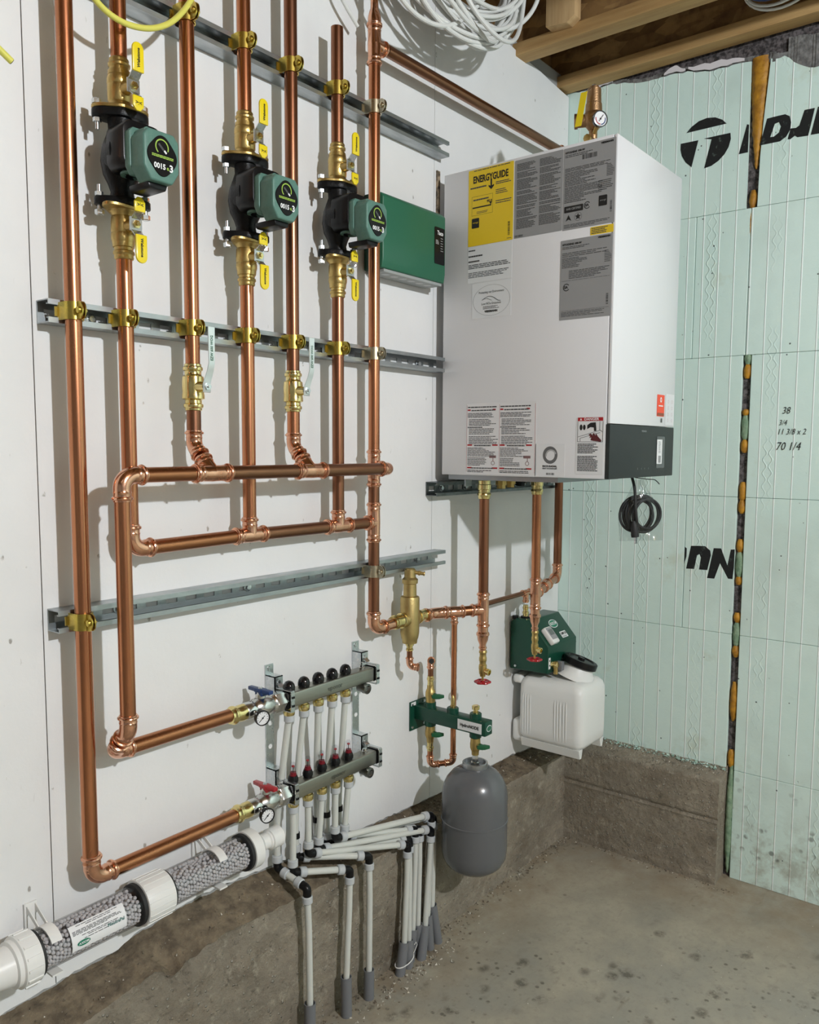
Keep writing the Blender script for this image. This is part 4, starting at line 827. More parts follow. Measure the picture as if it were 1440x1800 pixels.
for a, b2 in (((-.4655, .030), (-.528, .047)), ((-.528, .047), (-.534, .043)), ((-.5265, .069), (-.5265, .047)), ((-.473, .019), (-.4725, .027)), ((-.4725, .027), (-.527, .041)), ((-.4655, .0175), (-.535, .0175)), ((-.4655, .0175), (-.4655, .070)), ((-.535, .0175), (-.535, .070))):
    mb.tube([(SX - .0001, *a), (SX - .0001, *b2)], .00045, 4)
mb.build('tap_drawing', INK, q, flat=True)
MB().prism([(-.018, .009), (-.013, .005), (-.016, .001), (-.010, .002), (-.012, -.005), (-.004, -.007), (.016, -.009), (.018, -.006), (.008, .004), (.003, .012), (.001, .006), (-.003, .013), (-.006, .012), (-.006, .006), (-.012, .012)], (SX - .0001, -.5140, .0270), -Y, Z, -X, .0003).build('scalded_hand', mat('dark red ink', (.10, .012, .015), .5), q, flat=True)
bars(q, 'small_print', INKG, ((-.466, .0140, .057, .026, 7, .6, .3), (-.466, -.0175, .057, .040, 11, .6, .25)))
# front labels
FYB = BY1 - .0003
def flab(name, x0, x1, z0, z1, m, y=FYB, parent=None): return MB().prism(rrect(x1 - x0, z1 - z0, .0015, 3), ((x0 + x1) / 2, y, (z0 + z1) / 2), X, Z, -Y, .0006).build(name, m, parent or boiler.children[2], flat=True)
q = flab('flame_sticker', 2.2345, 2.2865, .0915, .1515, ORANGEL)
mb = MB(); ring_flat(mb, (2.2605, FYB - .0009, .1375), X, Z, .0035, .0075, n=20, sx=.8); mb.build('flame_icon', WHITEL, q, flat=True)
mb = MB(); lines(mb, (2.244, FYB - .0009, .123), X, Z, .034, .004, 1, .8, seed=3); mb.build('flame_text', WHITEL, q, flat=True); flab('flame_band', 2.2365, 2.2845, .0930, .1010, mat('brown print', (.30, .08, .04), .5), FYB - .0007, q)
q = flab('icon_sheet', 2.2960, 2.3600, .0690, .1560, mat('clear icon sheet', (.73, .73, .74), .35)); mb = MB()
for cx2 in (2.315, 2.343):
    for cz2 in (.135, .117, .099, .082): ring_flat(mb, (cx2, FYB - .0009, cz2), X, Z, .0038, .0046, n=14)
mb.build('icons', mat('faint pink print', (.50, .36, .38), .5), q, flat=True)
mb = MB(); lines(mb, (2.262, FYB - .0007, .0865), X, Z, .012, .012, 9, .55, ragged=0, seed=3, words=False); mb.build('serial_print', INK, boiler.children[2], flat=True)
text('panel_logo', 'VIESSMANN', .0062, (2.148, BY1 - .0012, .0480), X, Z, mat('pewter print', (.25, .26, .26), .4), cp, bold=.04)
q = MB().prism(rrect(.058, .088, .003), (2.268, BY1 - .0012, -.0085), X, Z, -Y, .0006).build('clear_pouch', mat('grey clear pouch', (.10, .11, .11), .25), cp, flat=True)
q = MB().prism(rrect(.037, .068, .001), (2.2585, BY1 - .0019, -.0070), X, Z, -Y, .0005).build('paper_slip', LBLW, cp, flat=True)
mb = MB(); lines(mb, (2.250, BY1 - .0025, .022), X, Z, .016, .034, 9, .3, seed=8); lines(mb, (2.250, BY1 - .0025, -.018), X, Z, .018, .020, 12, .55, ragged=0, seed=9, words=False); mb.build('slip_print', INKG, q, flat=True)
mb = MB()
for xx in (2.1117, 2.137, 2.1584, 2.1845): mb.prism([(-.003, -.003), (.003, -.003), (0, .003)], (xx, BY1 - .0013, -.0515), X, Z, -Y, .0003)
mb.build('touch_marks', mat('dim grey print', (.12, .13, .13), .4), cp, flat=True)

# relief valve with gauge on the boiler top
rx, ry = 2.072, -.42
t = thing('relief_valve', (rx, ry, BZ1), 'bronze relief valve with round pressure gauge on top of the boiler', 'relief valve')
MB().lathe((rx, ry, BZ1), Z, [(0, .014), (.02, .014), (.022, .018), (.034, .018), (.036, .011), (.075, .011)], 24).build('nipple', BRONZE, t)
MB().cyl((rx - .03, ry, BZ1 + .046), (rx + .035, ry - .004, BZ1 + .046), .0085, 16).build('cross_tube', BRONZE, t)
MB().lathe((rx - .03, ry, BZ1 + .046), -X, [(0, .0105), (.006, .0105), (.007, .007)], 8).build('end_plug', BRASS, t)
MB().lathe((rx, ry, BZ1 + .075), Z, [(0, .012), (.010, .020), (.018, .027), (.030, .0285), (.040, .0265), (.044, .0225), (.066, .0212), (.068, .0195), (.104, .0180), (.106, .013), (.110, .0125)], 28).build('body', BRONZE, t)
MB().lathe((rx - .010, ry + .014, BZ1 + .100), V((-.4, .9, 0)), [(0, .016), (.024, .016), (.024, .019), (.032, .019)], 20).build('outlet', BRONZE, t)
MB().lathe((rx, ry, BZ1 + .184), Z, [(0, .006), (.006, .006), (.008, .003)], 8).build('lift_stem', STEEL, t)
MB().bar((rx - .052, ry + .010, .8775), (V((.30, 0, .95)), V((.0, 1, 0)), V((.95, 0, -.30))), (.100, .018, .0012)).build('test_lever_tag', YELLOWH, t)
MB().tube([(rx - .003, ry, BZ1 + .183), (rx - .022, ry, .935), (rx - .036, ry + .006, .925)], .0012, 6).build('tag_wire', STEEL, t)
gn = V((-.55, -.83, 0)).normalized(); gc = V((rx - .030, ry - .034, .850))
MB().cyl((rx, ry, BZ1 + .060), gc - gn * .004, .0055, 12).build('gauge_stem', BRASS, t)
def gauge(t, c, n, r, rim, nee=.8, name='gauge', colours=True):
    u = Z.cross(n).normalized(); v = n.cross(u); g = MB().lathe(V(c) - n * .010, n, [(0, r * .9), (.006, r), (.013, r), (.0135, r * .88), (.011, r * .87)], 32).build(name, rim, t)
    MB().lathe(V(c) + n * .0008, n, [(0, r * .88), (.0004, r * .88)], 32).build('dial', LBLW, g)
    mb = MB(); o = V(c) + n * .0016
    if colours:
        ring_flat(mb, o, u, v, r * .60, r * .72, math.pi * .95, math.pi * 1.5, 16); mb.build('red_arc', INKR, g, flat=True); mb = MB(); ring_flat(mb, o, u, v, r * .62, r * .74, -math.pi * .45, math.pi * .1, 16); mb.build('blue_arc', BLUEP, g, flat=True); mb = MB()
    else:
        for i in range(11):
            a = math.radians(225 - 27 * i); d = u * math.cos(a) + v * math.sin(a); e = n.cross(d); mb.bar(o + d * r * .70, (d, e, n), (r * .16, r * .05, .0002))
    d = u * math.cos(nee) + v * math.sin(nee); e = n.cross(d)
    mb.bar(o + d * r * .12 + n * .0006, (d, e, n), (r * 1.05, r * .085, .0003)); mb.lathe(o + n * .0004, n, [(0, r * .12), (.001, r * .1)], 12); mb.build('needle', INK, g, flat=True)
    return g
gauge(t, gc, gn, .0205, mat('gauge rim', (.16, .17, .18), .25, .8), .95)

# ------------------------------------------------------------------ air separator
sx, sy, sz = 1.757, PY, -.469
t = thing('air_separator', (sx, sy, -.537), 'brass air separator between the riser elbow and the first boiler drop', 'air separator')
MB().lathe((sx, sy, -.537), Z, [(0, .0205), (.010, .0215), (.014, .0235), (.030, .0262), (.125, .0268), (.130, .0250), (.132, .0185), (.165, .0178), (.167, .0215), (.178, .0222), (.181, .0185), (.184, .0160), (.204, .0155), (.208, .0125)], 32).build('body', BRASS_M, t)
vd = V((.55, -.80, -.12)).normalized(); MB().lathe((sx + .006, sy - .008, -.340), vd, [(0, .0052), (.012, .0052), (.013, .0066), (.018, .0066), (.019, .0050), (.027, .0050), (.028, .0066), (.031, .0060)], 14).build('vent_nozzle', BRASS, t)
for s_ in (-1, 1):
    MB().lathe((sx + s_ * .018, sy, sz), X * s_, [(0, .0205), (.010, .0200), (.014, .0185)], 24).build('side_port', BRASS_M, t)
    MB().lathe((sx + s_ * .031, sy, sz), X * s_, [(0, .0195), (.003, .0212), (.008, .0212), (.010, .0180), (.026, .0168), (.028, .0195), (.032, .0200), (.036, .0195), (.038, .0170), (.044, .0168)] if s_ < 0 else [(0, .0208), (.006, .0208), (.008, .0178), (.020, .0165), (.038, .0165), (.042, .0180), (.046, .0165)], 28).build('press_adapter', BRASS_B, t)
MB().lathe((sx, sy, -.536), -Z, [(0, .0115), (.008, .0115), (.009, .0088), (.016, .0084), (.018, .0102), (.022, .0102), (.024, .0086)], 20).build('drain_nipple', BRASS_B, t)
pipe([(sx, sy, -.556), (sx, sy, -.600)], 'thin copper stub under the air separator', COPPER_D, .008, 20)
elbow((sx, sy, -.604), -Z, V((.35, -.94, 0)), 'small open ended copper elbow under the air separator', .008, .013, .014)

# ------------------------------------------------------------------ expansion tank on its green bracket
hx, hy = 1.868, -.050
t = thing('tank_bracket', (hx, -.01, -.82), 'dark green bracket arm on the wall carrying the grey tank', 'bracket')
MB().box(hx - .037, hx + .037, -.005, -.0005, -.822, -.736).build('wall_plate', GREEND, t, bev=.0012)
for dx in (-.028, .028):
    for zz in (-.745, -.812): MB().lathe((hx + dx, -.005, zz), -Y, [(0, .0045), (.0025, .004)], 10).build('screw', STEEL, t)
MB().box(hx - .0335, hx - .012, -.0062, -.0052, -.748, -.738).build('plate_sticker', LBLW, t)
MB().box(hx - .0185, hx + .0185, -.252, -.004, -.789, -.748).build('arm', GREEND, t, bev=.003)
arm_o = t.children[-1]
for yy in (hy, -.130, -.208):
    MB().lathe((hx, yy, -.749), Z, [(0, .0168), (.014, .0168), (.016, .0150)], 24).build('boss', GREEND, t)
    if yy != -.130: MB().lathe((hx, yy, -.788), -Z, [(0, .0168), (.014, .0168), (.016, .0150)], 24).build('boss', GREEND, t)
q = MB().box(hx - .0192, hx - .0184, -.240, -.160, -.784, -.755).build('name_label', LBLW, t); text('name', 'HydroNODE', .0125, (hx - .0196, -.200, -.7695), -Y, Z, INK, q, bold=.03, sx=.92)
q = MB().prism(circ(.0125, 28, 1, .72), (hx + .001, -.2518, -.7685), X, Z, -Y, .0006).build('maker_oval', WHITEL, t); q2 = MB().prism(circ(.0108, 28, 1, .68), (hx + .001, -.2524, -.7685), X, Z, -Y, .0004).build('oval_field', GREENC, q); 
def gvalve(name, c, up, label, tl=.050, lever=1):
    t = thing(name, c, label, 'valve'); c = V(c); u = Z * up
    MB().lathe(c, u, [(0, .0135), (.012, .0140), (.018, .0150), (.030, .0145), (.036, .0125), (.040, .0105), (tl, .0100), (tl + .001, .0085)], 20).build('body', BRASS, t)
    MB().lathe(c + u * .022 + V((.0, -.012, 0)), -Y, [(0, .0075), (.014, .0065)], 14).build('stem', GREENH, t)
    MB().prism([(-.022, -.005), (-.006, -.0075), (.006, -.0075), (.024, -.004), (.024, .004), (.006, .0075), (-.006, .0075), (-.022, .005)], c + u * .022 + V((.0, -.0255, 0)), V((.25, -.25, 0)) * 2.2, Z, V((-.7, -.7, 0)), .006).build('lever', GREENH, t, bev=.0012)
    return t
gvalve('service_valve', (hx, hy, -.734), 1, 'small brass valve with green lever on top of the tank bracket')
MB_ = MB().lathe((hx, hy, -.684), Z, [(0, .0090), (.014, .0088), (.016, .0108), (.021, .0108), (.023, .0090), (.028, .0090)], 20); tag(MB_.build('press_nipple', BRASS_B), 'bright brass press nipple above the tank bracket valve', 'nipple')
pipe([(hx, hy, -.660), (hx, hy, -.618)], 'thin copper stub above the tank bracket valve', COPPER_D, .008, 20)
eo = elbow((hx, hy, -.606), V((.75, .66, 0)), -Z, 'small copper elbow with an open mouth above the tank bracket', .008, .013, .016)
dv = V((-.75, -.66, 0)); MB().lathe(V((hx, hy, -.606)) + dv * .0292, -dv, [(0, .0074), (.0004, .0070)], 20).build('mouth_shade', BLACKR, eo)  # black disc over the closed end, standing for the shade inside the mouth
gvalve('service_valve', (hx, hy, -.803), -1, 'small brass valve with green lever under the wall end of the tank bracket')
tag(MB().lathe((hx, hy, -.853), -Z, [(0, .0090), (.012, .0088), (.014, .0108), (.019, .0108), (.021, .0090), (.026, .0088)], 20).build('press_nipple', BRASS_B), 'bright brass press nipple below the tank bracket', 'nipple')
pa, pb = V((hx, hy, -.922)), V((tx, ty, -.915)); dd = (pb - pa).normalized()
pipe([(hx, hy, -.875), (hx, hy, -.905)], 'thin copper stub below the tank bracket nipple', COPPER, .008, 20)
elbow(pa, -Z, dd, 'small copper elbow below the wall end of the tank bracket', .008, .013, .014); elbow(pb, dd, Z, 'small copper elbow at the foot of the thin drop pipe', .008, .013, .014)
pipe([pa + dd * .02, pb - dd * .02], 'very short thin copper link between two small elbows', COPPER, .008, 20)
t = thing('purge_port', (hx, -.130, -.733), 'little brass gauge port on the tank bracket beside the thin pipe', 'port')
MB().lathe((hx, -.130, -.733), Z, [(0, .0075), (.006, .0075), (.007, .0055), (.016, .0062), (.028, .0050), (.033, .0032), (.035, .0015)], 14).build('port', BRASS, t)
t = thing('vent_cap', (hx, -.208, -.733), 'knurled brass cap on the outer end of the tank bracket', 'cap')
MB().lathe((hx, -.208, -.733), Z, [(0, .0085), (.004, .0085), (.005, .0060), (.009, .0060), (.010, .0105), (.019, .0110), (.021, .0085)], 16).build('cap', BRASS_B, t)
gvalve('service_valve', (hx, -.208, -.803), -1, 'small brass valve with green lever right above the grey tank')
TX, TY = hx, -.208
t = thing('expansion_tank', (TX, TY, -1.184), 'grey enamelled expansion tank hanging from the green bracket', 'tank')
R0 = .0925; pr = [(0, .020), (.002, .050), (.008, .066), (.020, .080), (.038, .0895), (.060, R0), (.145, R0), (.1462, R0 + .0016), (.1500, R0 + .0016), (.1512, R0), (.215, R0), (.240, .0895), (.262, .0800), (.280, .0650), (.292, .0480), (.297, .0340), (.299, .010)]
MB().lathe((TX, TY, -1.184), Z, pr, 56).build('shell', TANKG, t)
MB().lathe((TX, TY, -.890), Z, [(0, .0345), (.004, .0355), (.016, .0355), (.0175, .0335), (.0165, .0305), (.006, .0290), (.004, .006)], 40).build('collar_ring', mat('brushed ring', (.42, .43, .44), .34, .9), t)
MB().lathe((TX, TY, -.888), Z, [(0, .013), (.014, .013), (.016, .0095), (.036, .0095)], 6).build('neck', CHROME, t)

# ------------------------------------------------------------------ glycol feeder
F0, F1 = 2.377, 2.577
t = thing('glycol_feeder', (2.475, -.14, -1.012), 'glycol feeder with dark green top and white plastic reservoir in the corner', 'feeder')
MB().prism([(-.006, -.748), (-.153, -.744), (-.153, -.652), (-.082, -.572), (-.020, -.572), (-.006, -.586)], (F0, 0, 0), Y, Z, X, F1 - F0).build('housing', GREEND, t, bev=.004, seg=3)
hs = t.children[-1]
sd = V((0, -.071, -.080)).normalized(); sn = V((0, -.748, .664)).normalized(); su = -sd
def onslope(x, s): return V((x, -.082, -.572)) + sd * s
MB().lathe((2.408, -.046, -.574), Z, [(0, .0165), (.006, .0165), (.008, .014)], 24).build('inlet_gland', BLACKP, t); MB().lathe((2.385, -.020, -.576), Z, [(0, .010), (.012, .010)], 16).build('black_bung', BLACKP, t)
MB().lathe((2.407, -.047, -.568), Z, [(0, .0098), (.010, .0095), (.011, .0112), (.017, .0112), (.018, .0088), (.026, .0086), (.028, .0105), (.032, .0105), (.034, .0086), (.040, .0086)], 20).build('inlet_nipple', BRASS_B, t)
dc = onslope(2.412, .076); ob = MB(); ob.bar(dc + sn * .010, (X, su, sn), (.042, .062, .022)); du = ob.build('display_unit', WHITEPL, t, bev=.006, seg=3)
MB().bar(dc + sn * .0212 + su * .004, (X, su, sn), (.034, .044, .001)).build('display_bezel', mat('grey bezel', (.33, .33, .34), .4), du); MB().bar(dc + sn * .0220 + su * .008, (X, su, sn), (.024, .020, .001)).build('screen', mat('grey lcd', (.16, .18, .17), .2), du)
oc = onslope(2.492, .036); q = MB().prism(circ(.0265, 32, 1, .60), oc + sn * .0004, X, su, sn, .0006).build('maker_oval', WHITEL, hs); q2 = MB().prism(circ(.0240, 32, 1, .56), oc + sn * .0010, X, su, sn, .0004).build('oval_field', mat('logo green', (.01, .20, .11), .4), q); text('maker', 'AXIOM', .0165, oc + sn * .0014, X, su, WHITEL, q, bold=.02, sx=.80)
lc = onslope(2.512, .083); q = MB().prism(rrect(.040, .024, .002), lc + sn * .0004, X, su, sn, .0006).build('model_label', LBLW, hs); text('model', 'DMF150', .0130, lc + sn * .0011 + su * .003, X, su, INK, q, bold=.03, sx=.80)
mb = MB(); lines(mb, lc + sn * .0010 - X * .016 - su * .005, X, su, .032, .005, 2, .5, seed=3); mb.build('model_small_print', INKG, q, flat=True)
q = MB().box(F0 + .003, F0 + .0145, -.1540, -.1530, -.728, -.690).build('side_sticker', LBLW, hs); mb = MB()
for zz in (-.700, -.716): mb.prism(circ(.0032, 10), (F0 + .0088, -.1543, zz), X, Z, -Y, .0002)
mb.build('sticker_marks', INK, q, flat=True); MB().lathe((F0, -.028, -.735), -X, [(0, .005), (.003, .004)], 10).build('screw', STEEL, hs)
MB().lathe((2.402, -.153, -.714), -Y, [(0, .011), (.010, .011), (.011, .0085), (.024, .0085)], 6).build('pump_union', BRASS_B, t); MB().cyl((2.402, -.168, -.703), (2.402, -.168, -.745), .0075, 14).build('union_drop', BRASS, t); MB().box(2.412, 2.432, -.185, -.160, -.735, -.705).build('grey_connector', PVCG, t, bev=.003)
tk = MB(); lev = [(-.985, .018), (-.979, .006), (-.968, .001), (-.940, 0), (-.830, 0), (-.800, .001), (-.782, .006), (-.771, .016), (-.765, .032), (-.7645, .06)]; ns = 0; vs = []
for z_, ins in lev:
    P_ = rrect(.192 - 2 * ins, .242 - 2 * ins, max(.030 - ins * .2, .01), 6); ns = len(P_); vs += [(2.4755 + a_, -.157 + b_, z_) for a_, b_ in P_]
tk.add(vs, [(i_ * ns + j_, i_ * ns + (j_ + 1) % ns, (i_ + 1) * ns + (j_ + 1) % ns, (i_ + 1) * ns + j_) for i_ in range(len(lev) - 1) for j_ in range(ns)] + [tuple(range(ns)), tuple((len(lev) - 1) * ns + j_ for j_ in range(ns))])
for x_ in (2.398, 2.553): tk.prism([(-.014, 0), (-.006, -.030), (.006, -.030), (.014, 0)], (x_, -.050, -.981), X, Z, -Y, .218)
tank = tk.build('reservoir', TANKW, t, ang=50)
MB().box(2.392, 2.560, -.045, -.008, -.800, -.770).build('reservoir_lip', TANKW, t, bev=.010, seg=3); MB().box(2.392, 2.560, -.055, -.008, -1.004, -.925).build('reservoir_heel', TANKW, t, bev=.014, seg=3)
for yy in (-.060, -.068, -.078, -.088, -.180, -.190, -.200, -.212, -.222): MB().tube([(2.3805, yy, -.965), (2.3795, yy, -.94), (2.3785, yy, -.84), (2.380, yy, -.825)], [.0008, .0022, .0022, .0008], 8).build('moulded_rib', TANKW, tank)
cn_ = V((.19, -.26, .945)).normalized(); cc = V((2.492, -.205, -.735)); MB().lathe(cc - cn_ * .034, cn_, [(0, .074), (.012, .066), (.026, .054), (.040, .049)], 40).build('filler_neck', TANKW, t)
cpn = MB().lathe(cc + cn_ * .008, cn_, [(0, .055), (.002, .058), (.020, .058), (.023, .055), (.024, .044), (.021, .042), (.021, .005)], 48).build('filler_cap', BLACKP, t); MB().lathe(cc + cn_ * .028, cn_, [(0, .0125), (.008, .0115)], 6).build('cap_knob', BLACKP, cpn)

# ------------------------------------------------------------------ boiler drops: unions, reducers, drain valves
for B, nm, zt_ in ((B1, 'left', -.520), (B2, 'right', -.514)):
    x_, y_ = B.x - .003, B.y
    tag(MB().lathe((x_, y_, -.092), -Z, [(0, .0175), (.010, .0178), (.012, .0195), (.024, .0195), (.026, .0178), (.034, .0172), (.037, .0195), (.042, .0198), (.045, .0176), (.052, .0170), (.053, .0150)], 24).build('brass_union', BRASS_B), 'bright brass union under the boiler on the %s drop pipe' % nm, 'union')
    tag(MB().lathe((B.x, B.y, zt_ + .008), -Z, [(0, .0150), (.020, .0152), (.024, .0188), (.030, .0192), (.034, .0165), (.046, .0150), (.058, .0098), (.064, .0098), (.066, .0118), (.070, .0118), (.072, .0096), (.078, .0090)], 24).build('copper_reducer', COPPER_F), 'tapered copper reducer above the %s red wheel drain valve' % nm, 'reducer')
    z0 = zt_ - .066; c = V((B.x + .002, B.y, z0)); t = thing('drain_valve', (c.x, c.y, z0 - .10), 'brass drain valve with red hand wheel under the %s boiler drop' % nm, 'valve', 'red wheel drain valves')
    MB().lathe(c, -Z, [(0, .0088), (.004, .0115), (.009, .0118), (.012, .0098), (.020, .0098), (.024, .0112), (.034, .0112), (.036, .0098), (.044, .0098), (.046, .0116), (.056, .0120), (.072, .0105), (.076, .0085), (.080, .0085)], 20).build('body', BRASS_B if 0 else BRASS, t)
    od = V((-.05, -.95, -.1)).normalized(); oo = c + V((0, 0, -.062)); MB().lathe(oo + od * .008, od, [(0, .0075), (.006, .0075), (.007, .0098), (.016, .0098), (.0165, .0065), (.010, .0060)], 18).build('hose_outlet', BRASS_B, t)
    MB().cyl(c - Z * .079, c - Z * .094, .0035, 10).build('spindle', BRASS, t); wz = c - Z * .0965
    wv = MB(); n_ = 48; wv.tube([wz + V((math.cos(a) * (.0205 + .0016 * math.cos(6 * a)), math.sin(a) * (.0205 + .0016 * math.cos(6 * a)), 0)) for a in (2 * math.pi * i / n_ for i in range(n_))], .0036, 8, closed=True)
    for a in range(4): q_ = V((math.cos(a * math.pi / 2 + .4), math.sin(a * math.pi / 2 + .4), 0)); wv.bar(wz + q_ * .0105, (q_, Z.cross(q_), Z), (.020, .0055, .003))
    wv.lathe(wz + Z * .004, -Z, [(0, .006), (.008, .006)], 12); wv.build('hand_wheel', REDP, t)

# ------------------------------------------------------------------ radiant manifolds
MY = -.062
def manifold(z, x0, first, label, kind):
    t = thing('manifold', ((x0 + .15), MY, z - .02), label, 'manifold')
    bar_ = MB().box(x0, x0 + .297, MY - .018, MY + .018, z - .018, z + .018).build('bar', STAINLESS, t, bev=.004, seg=3)
    text('stamp', 'uponor', .017, (x0 + .150, MY - .0183, z), X, Z, mat('stamped steel', (.26, .26, .23), .35, 1), bar_, bold=.01)
    for xe, s_ in ((x0, -1), (x0 + .297, 1)):
        MB().prism(rrect(.039, .039, .006), (xe + s_ * .001, MY, z), Y, Z, X * s_, .005).build('end_gasket', BLACKP, t)
        c = MB(); c.box(xe - .004 + s_ * .002, xe + .007 + s_ * .002, MY - .0275, MY - .0255, z - .024, z + .024); c.box(xe - .004 + s_ * .002, xe + .007 + s_ * .002, MY - .026, MY + .026, z + .0235, z + .0255); c.box(xe - .004 + s_ * .002, xe + .007 + s_ * .002, MY - .026, MY + .026, z - .0255, z - .0235); cl = c.build('end_clip', STEEL, t)
        for zz in (z - .010, z + .010): MB().box(xe - .002 + s_ * .002, xe + .006 + s_ * .002, MY - .0290, MY - .0274, zz - .0025, zz + .0025).build('clip_slot', BLACKP, cl)
    for i in range(5):
        xo = first + .0483 * i
        if kind == 'upper': MB().lathe((xo, MY, z + .0178), Z, [(0, .0125), (.003, .0145), (.010, .0146), (.017, .0125), (.022, .0085), (.0245, .003)], 24).build('dome_cap', BLACKG, t)
        else:
            fm = MB().lathe((xo, MY, z + .0178), Z, [(0, .0105), (.003, .0105), (.004, .0125), (.010, .0128), (.015, .0110), (.018, .0100)], 24).build('flow_meter', BLACKP, t)
            MB().lathe((xo, MY, z + .0355), Z, [(0, .0085), (.004, .0085), (.005, .0072), (.009, .0072)], 20).build('red_sleeve', mat('burgundy sleeve', (.16, .006, .014), .3), fm); MB().lathe((xo, MY, z + .042), Z, [(0, .0062), (.022, .0062), (.026, .0048), (.027, .001)], 18).build('sight_glass', GLASS, fm); MB().cyl((xo, MY, z + .042), (xo, MY, z + .058), .0009, 6).build('float_rod', BLACKP, fm); MB().cyl((xo, MY, z + .057), (xo, MY, z + .060), .0036, 10).build('float_disc', REDP, fm)
        n_ = MB().lathe((xo, MY, z - .0178), -Z, [(0, .0095), (.006, .0095), (.007, .0128), (.012, .0138), (.020, .0134), (.023, .0112)], 24).build('outlet_nut', BRASS_B, t)
    MB().lathe((x0 + .268, MY, z + .0178), Z, [(0, .0085), (.004, .0085), (.005, .0065), (.010, .0060)], 8).build('vent_plug', CHROME, t)
    dk = MB(); dk.lathe((x0 + .262, MY, z - .018), -Z, [(0, .009), (.010, .009)], 14); dk.lathe((x0 + .262, MY + .004, z - .030), -Y, [(0, .0115), (.016, .0115), (.018, .0135), (.030, .0135), (.031, .009), (.026, .006)], 18); dk.build('drain_cock', mat('dull plated', (.20, .20, .19), .3, 1), t)
    return t
ZU, ZD = -.585, -.8105
manifold(ZU, 1.288, 1.3005, 'upper stainless manifold with five shiny black dome caps', 'upper')
manifold(ZD, 1.299, 1.3115, 'lower stainless manifold with five red and clear flow meters', 'lower')
for xb, nm in ((1.293, 'left'), (1.597, 'right')):
    t = thing('manifold_bracket', (xb, 0, -.80), 'zinc plated wall bracket holding the %s end of both manifolds' % nm, 'bracket')
    MB().box(xb - .0125, xb + .0125, -.0035, -.0005, -.815, -.535).build('strip', STEEL, t)
    MB().box(xb - .0125, xb + .0125, -.0035, -.0005, -.535, -.512).build('top_tab', STEEL, t); MB().lathe((xb, -.0036, -.522), -Y, [(0, .006), (.002, .0055)], 12).build('screw', STEEL, t)
    for zz in (ZU, ZD):
        h = MB(); zt_ = zz + .050; h.box(xb - .0125, xb + .0125, -.036, -.003, zt_ - .002, zt_); h.box(xb - .0125, xb + .0125, -.036, -.0335, zz - .020, zt_); h.box(xb - .0125, xb - .0105, -.036, -.003, zz - .020, zt_); h.build('holder', STEEL, t)
        b_ = MB(); b_.bar((xb, -.0405, zt_ - .020), (X, V((0, -.8, -.6)), V((0, .6, -.8))), (.014, .016, .002)); b_.lathe((xb, -.036, zt_ - .013), -Y, [(0, .0045), (.003, .004)], 8); b_.build('clip_hook', STEEL, t)
    for zz in (-.655, -.712): MB().lathe((xb, -.0036, zz), -Y, [(0, .0058), (.0006, .0058)], 18).build('bolt_hole', M_WHITE, t)
for z, hm, nm, x0 in ((ZS - .002, BLUEP, 'blue', 1.288), (ZB + .001, REDP, 'red', 1.299)):
    xa = x0 - .163
    tag(MB().lathe((xa, PY, z), X, [(0, .0150), (.001, .0172), (.006, .0174), (.009, .0205), (.013, .0205), (.016, .0176), (.022, .0172), (.028, .0185), (.042, .0185), (.043, .0150)], 28).build('press_adapter', BRASS_B), 'bright brass press adapter left of the %s handled valve' % nm, 'adapter')
    t = thing('manifold_valve', (xa + .09, PY, z - .03), 'nickel plated ball valve with %s butterfly handle and gauge' % nm, 'valve')
    MB().lathe((xa + .041, PY, z), X, [(0, .0185), (.002, .0195), (.020, .0195), (.022, .0175), (.026, .0175), (.030, .0190), (.036, .0225), (.048, .0245), (.062, .0240), (.072, .0215), (.076, .0205), (.080, .0235), (.083, .0240)], 28).build('body', CHROME, t)
    MB().lathe((xa + .124, PY, z), X, [(0, .0235), (.002, .0250), (.026, .0250), (.028, .0225), (.034, .0215)], 6).build('union_nut', CHROME, t)
    MB().lathe((xa + .090, PY, z + .018), Z, [(0, .0120), (.012, .0115), (.014, .0085), (.022, .0080)], 18).build('stem', CHROME, t)
    hb = MB(); hb.prism([(-.036, -.0065), (-.012, -.0070), (-.010, -.009), (.012, -.009), (.014, -.0065), (.036, -.0055), (.036, .0055), (.012, .0065), (.010, .009), (-.012, .009), (-.014, .0070), (-.036, .0065)], (xa + .090, PY, z + .034), Y, X, Z, .0085); hb.box(xa + .082, xa + .098, PY - .014, PY + .010, z + .027, z + .035); hd = hb.build('handle', hm, t, bev=.0015)
    MB().lathe((xa + .090, PY, z + .0424), Z, [(0, .0052), (.003, .0048)], 12).build('handle_screw', STEEL, hd)
    MB().lathe((xa + .060, PY - .015, z - .004), -Y, [(0, .0065), (.018, .006)], 12).build('gauge_stem', CHROME, t); gauge(t, V((xa + .060, PY - .040, z - .010)), V((-.25, -.97, 0)).normalized(), .0172, BLACKP, 3.9, colours=False)

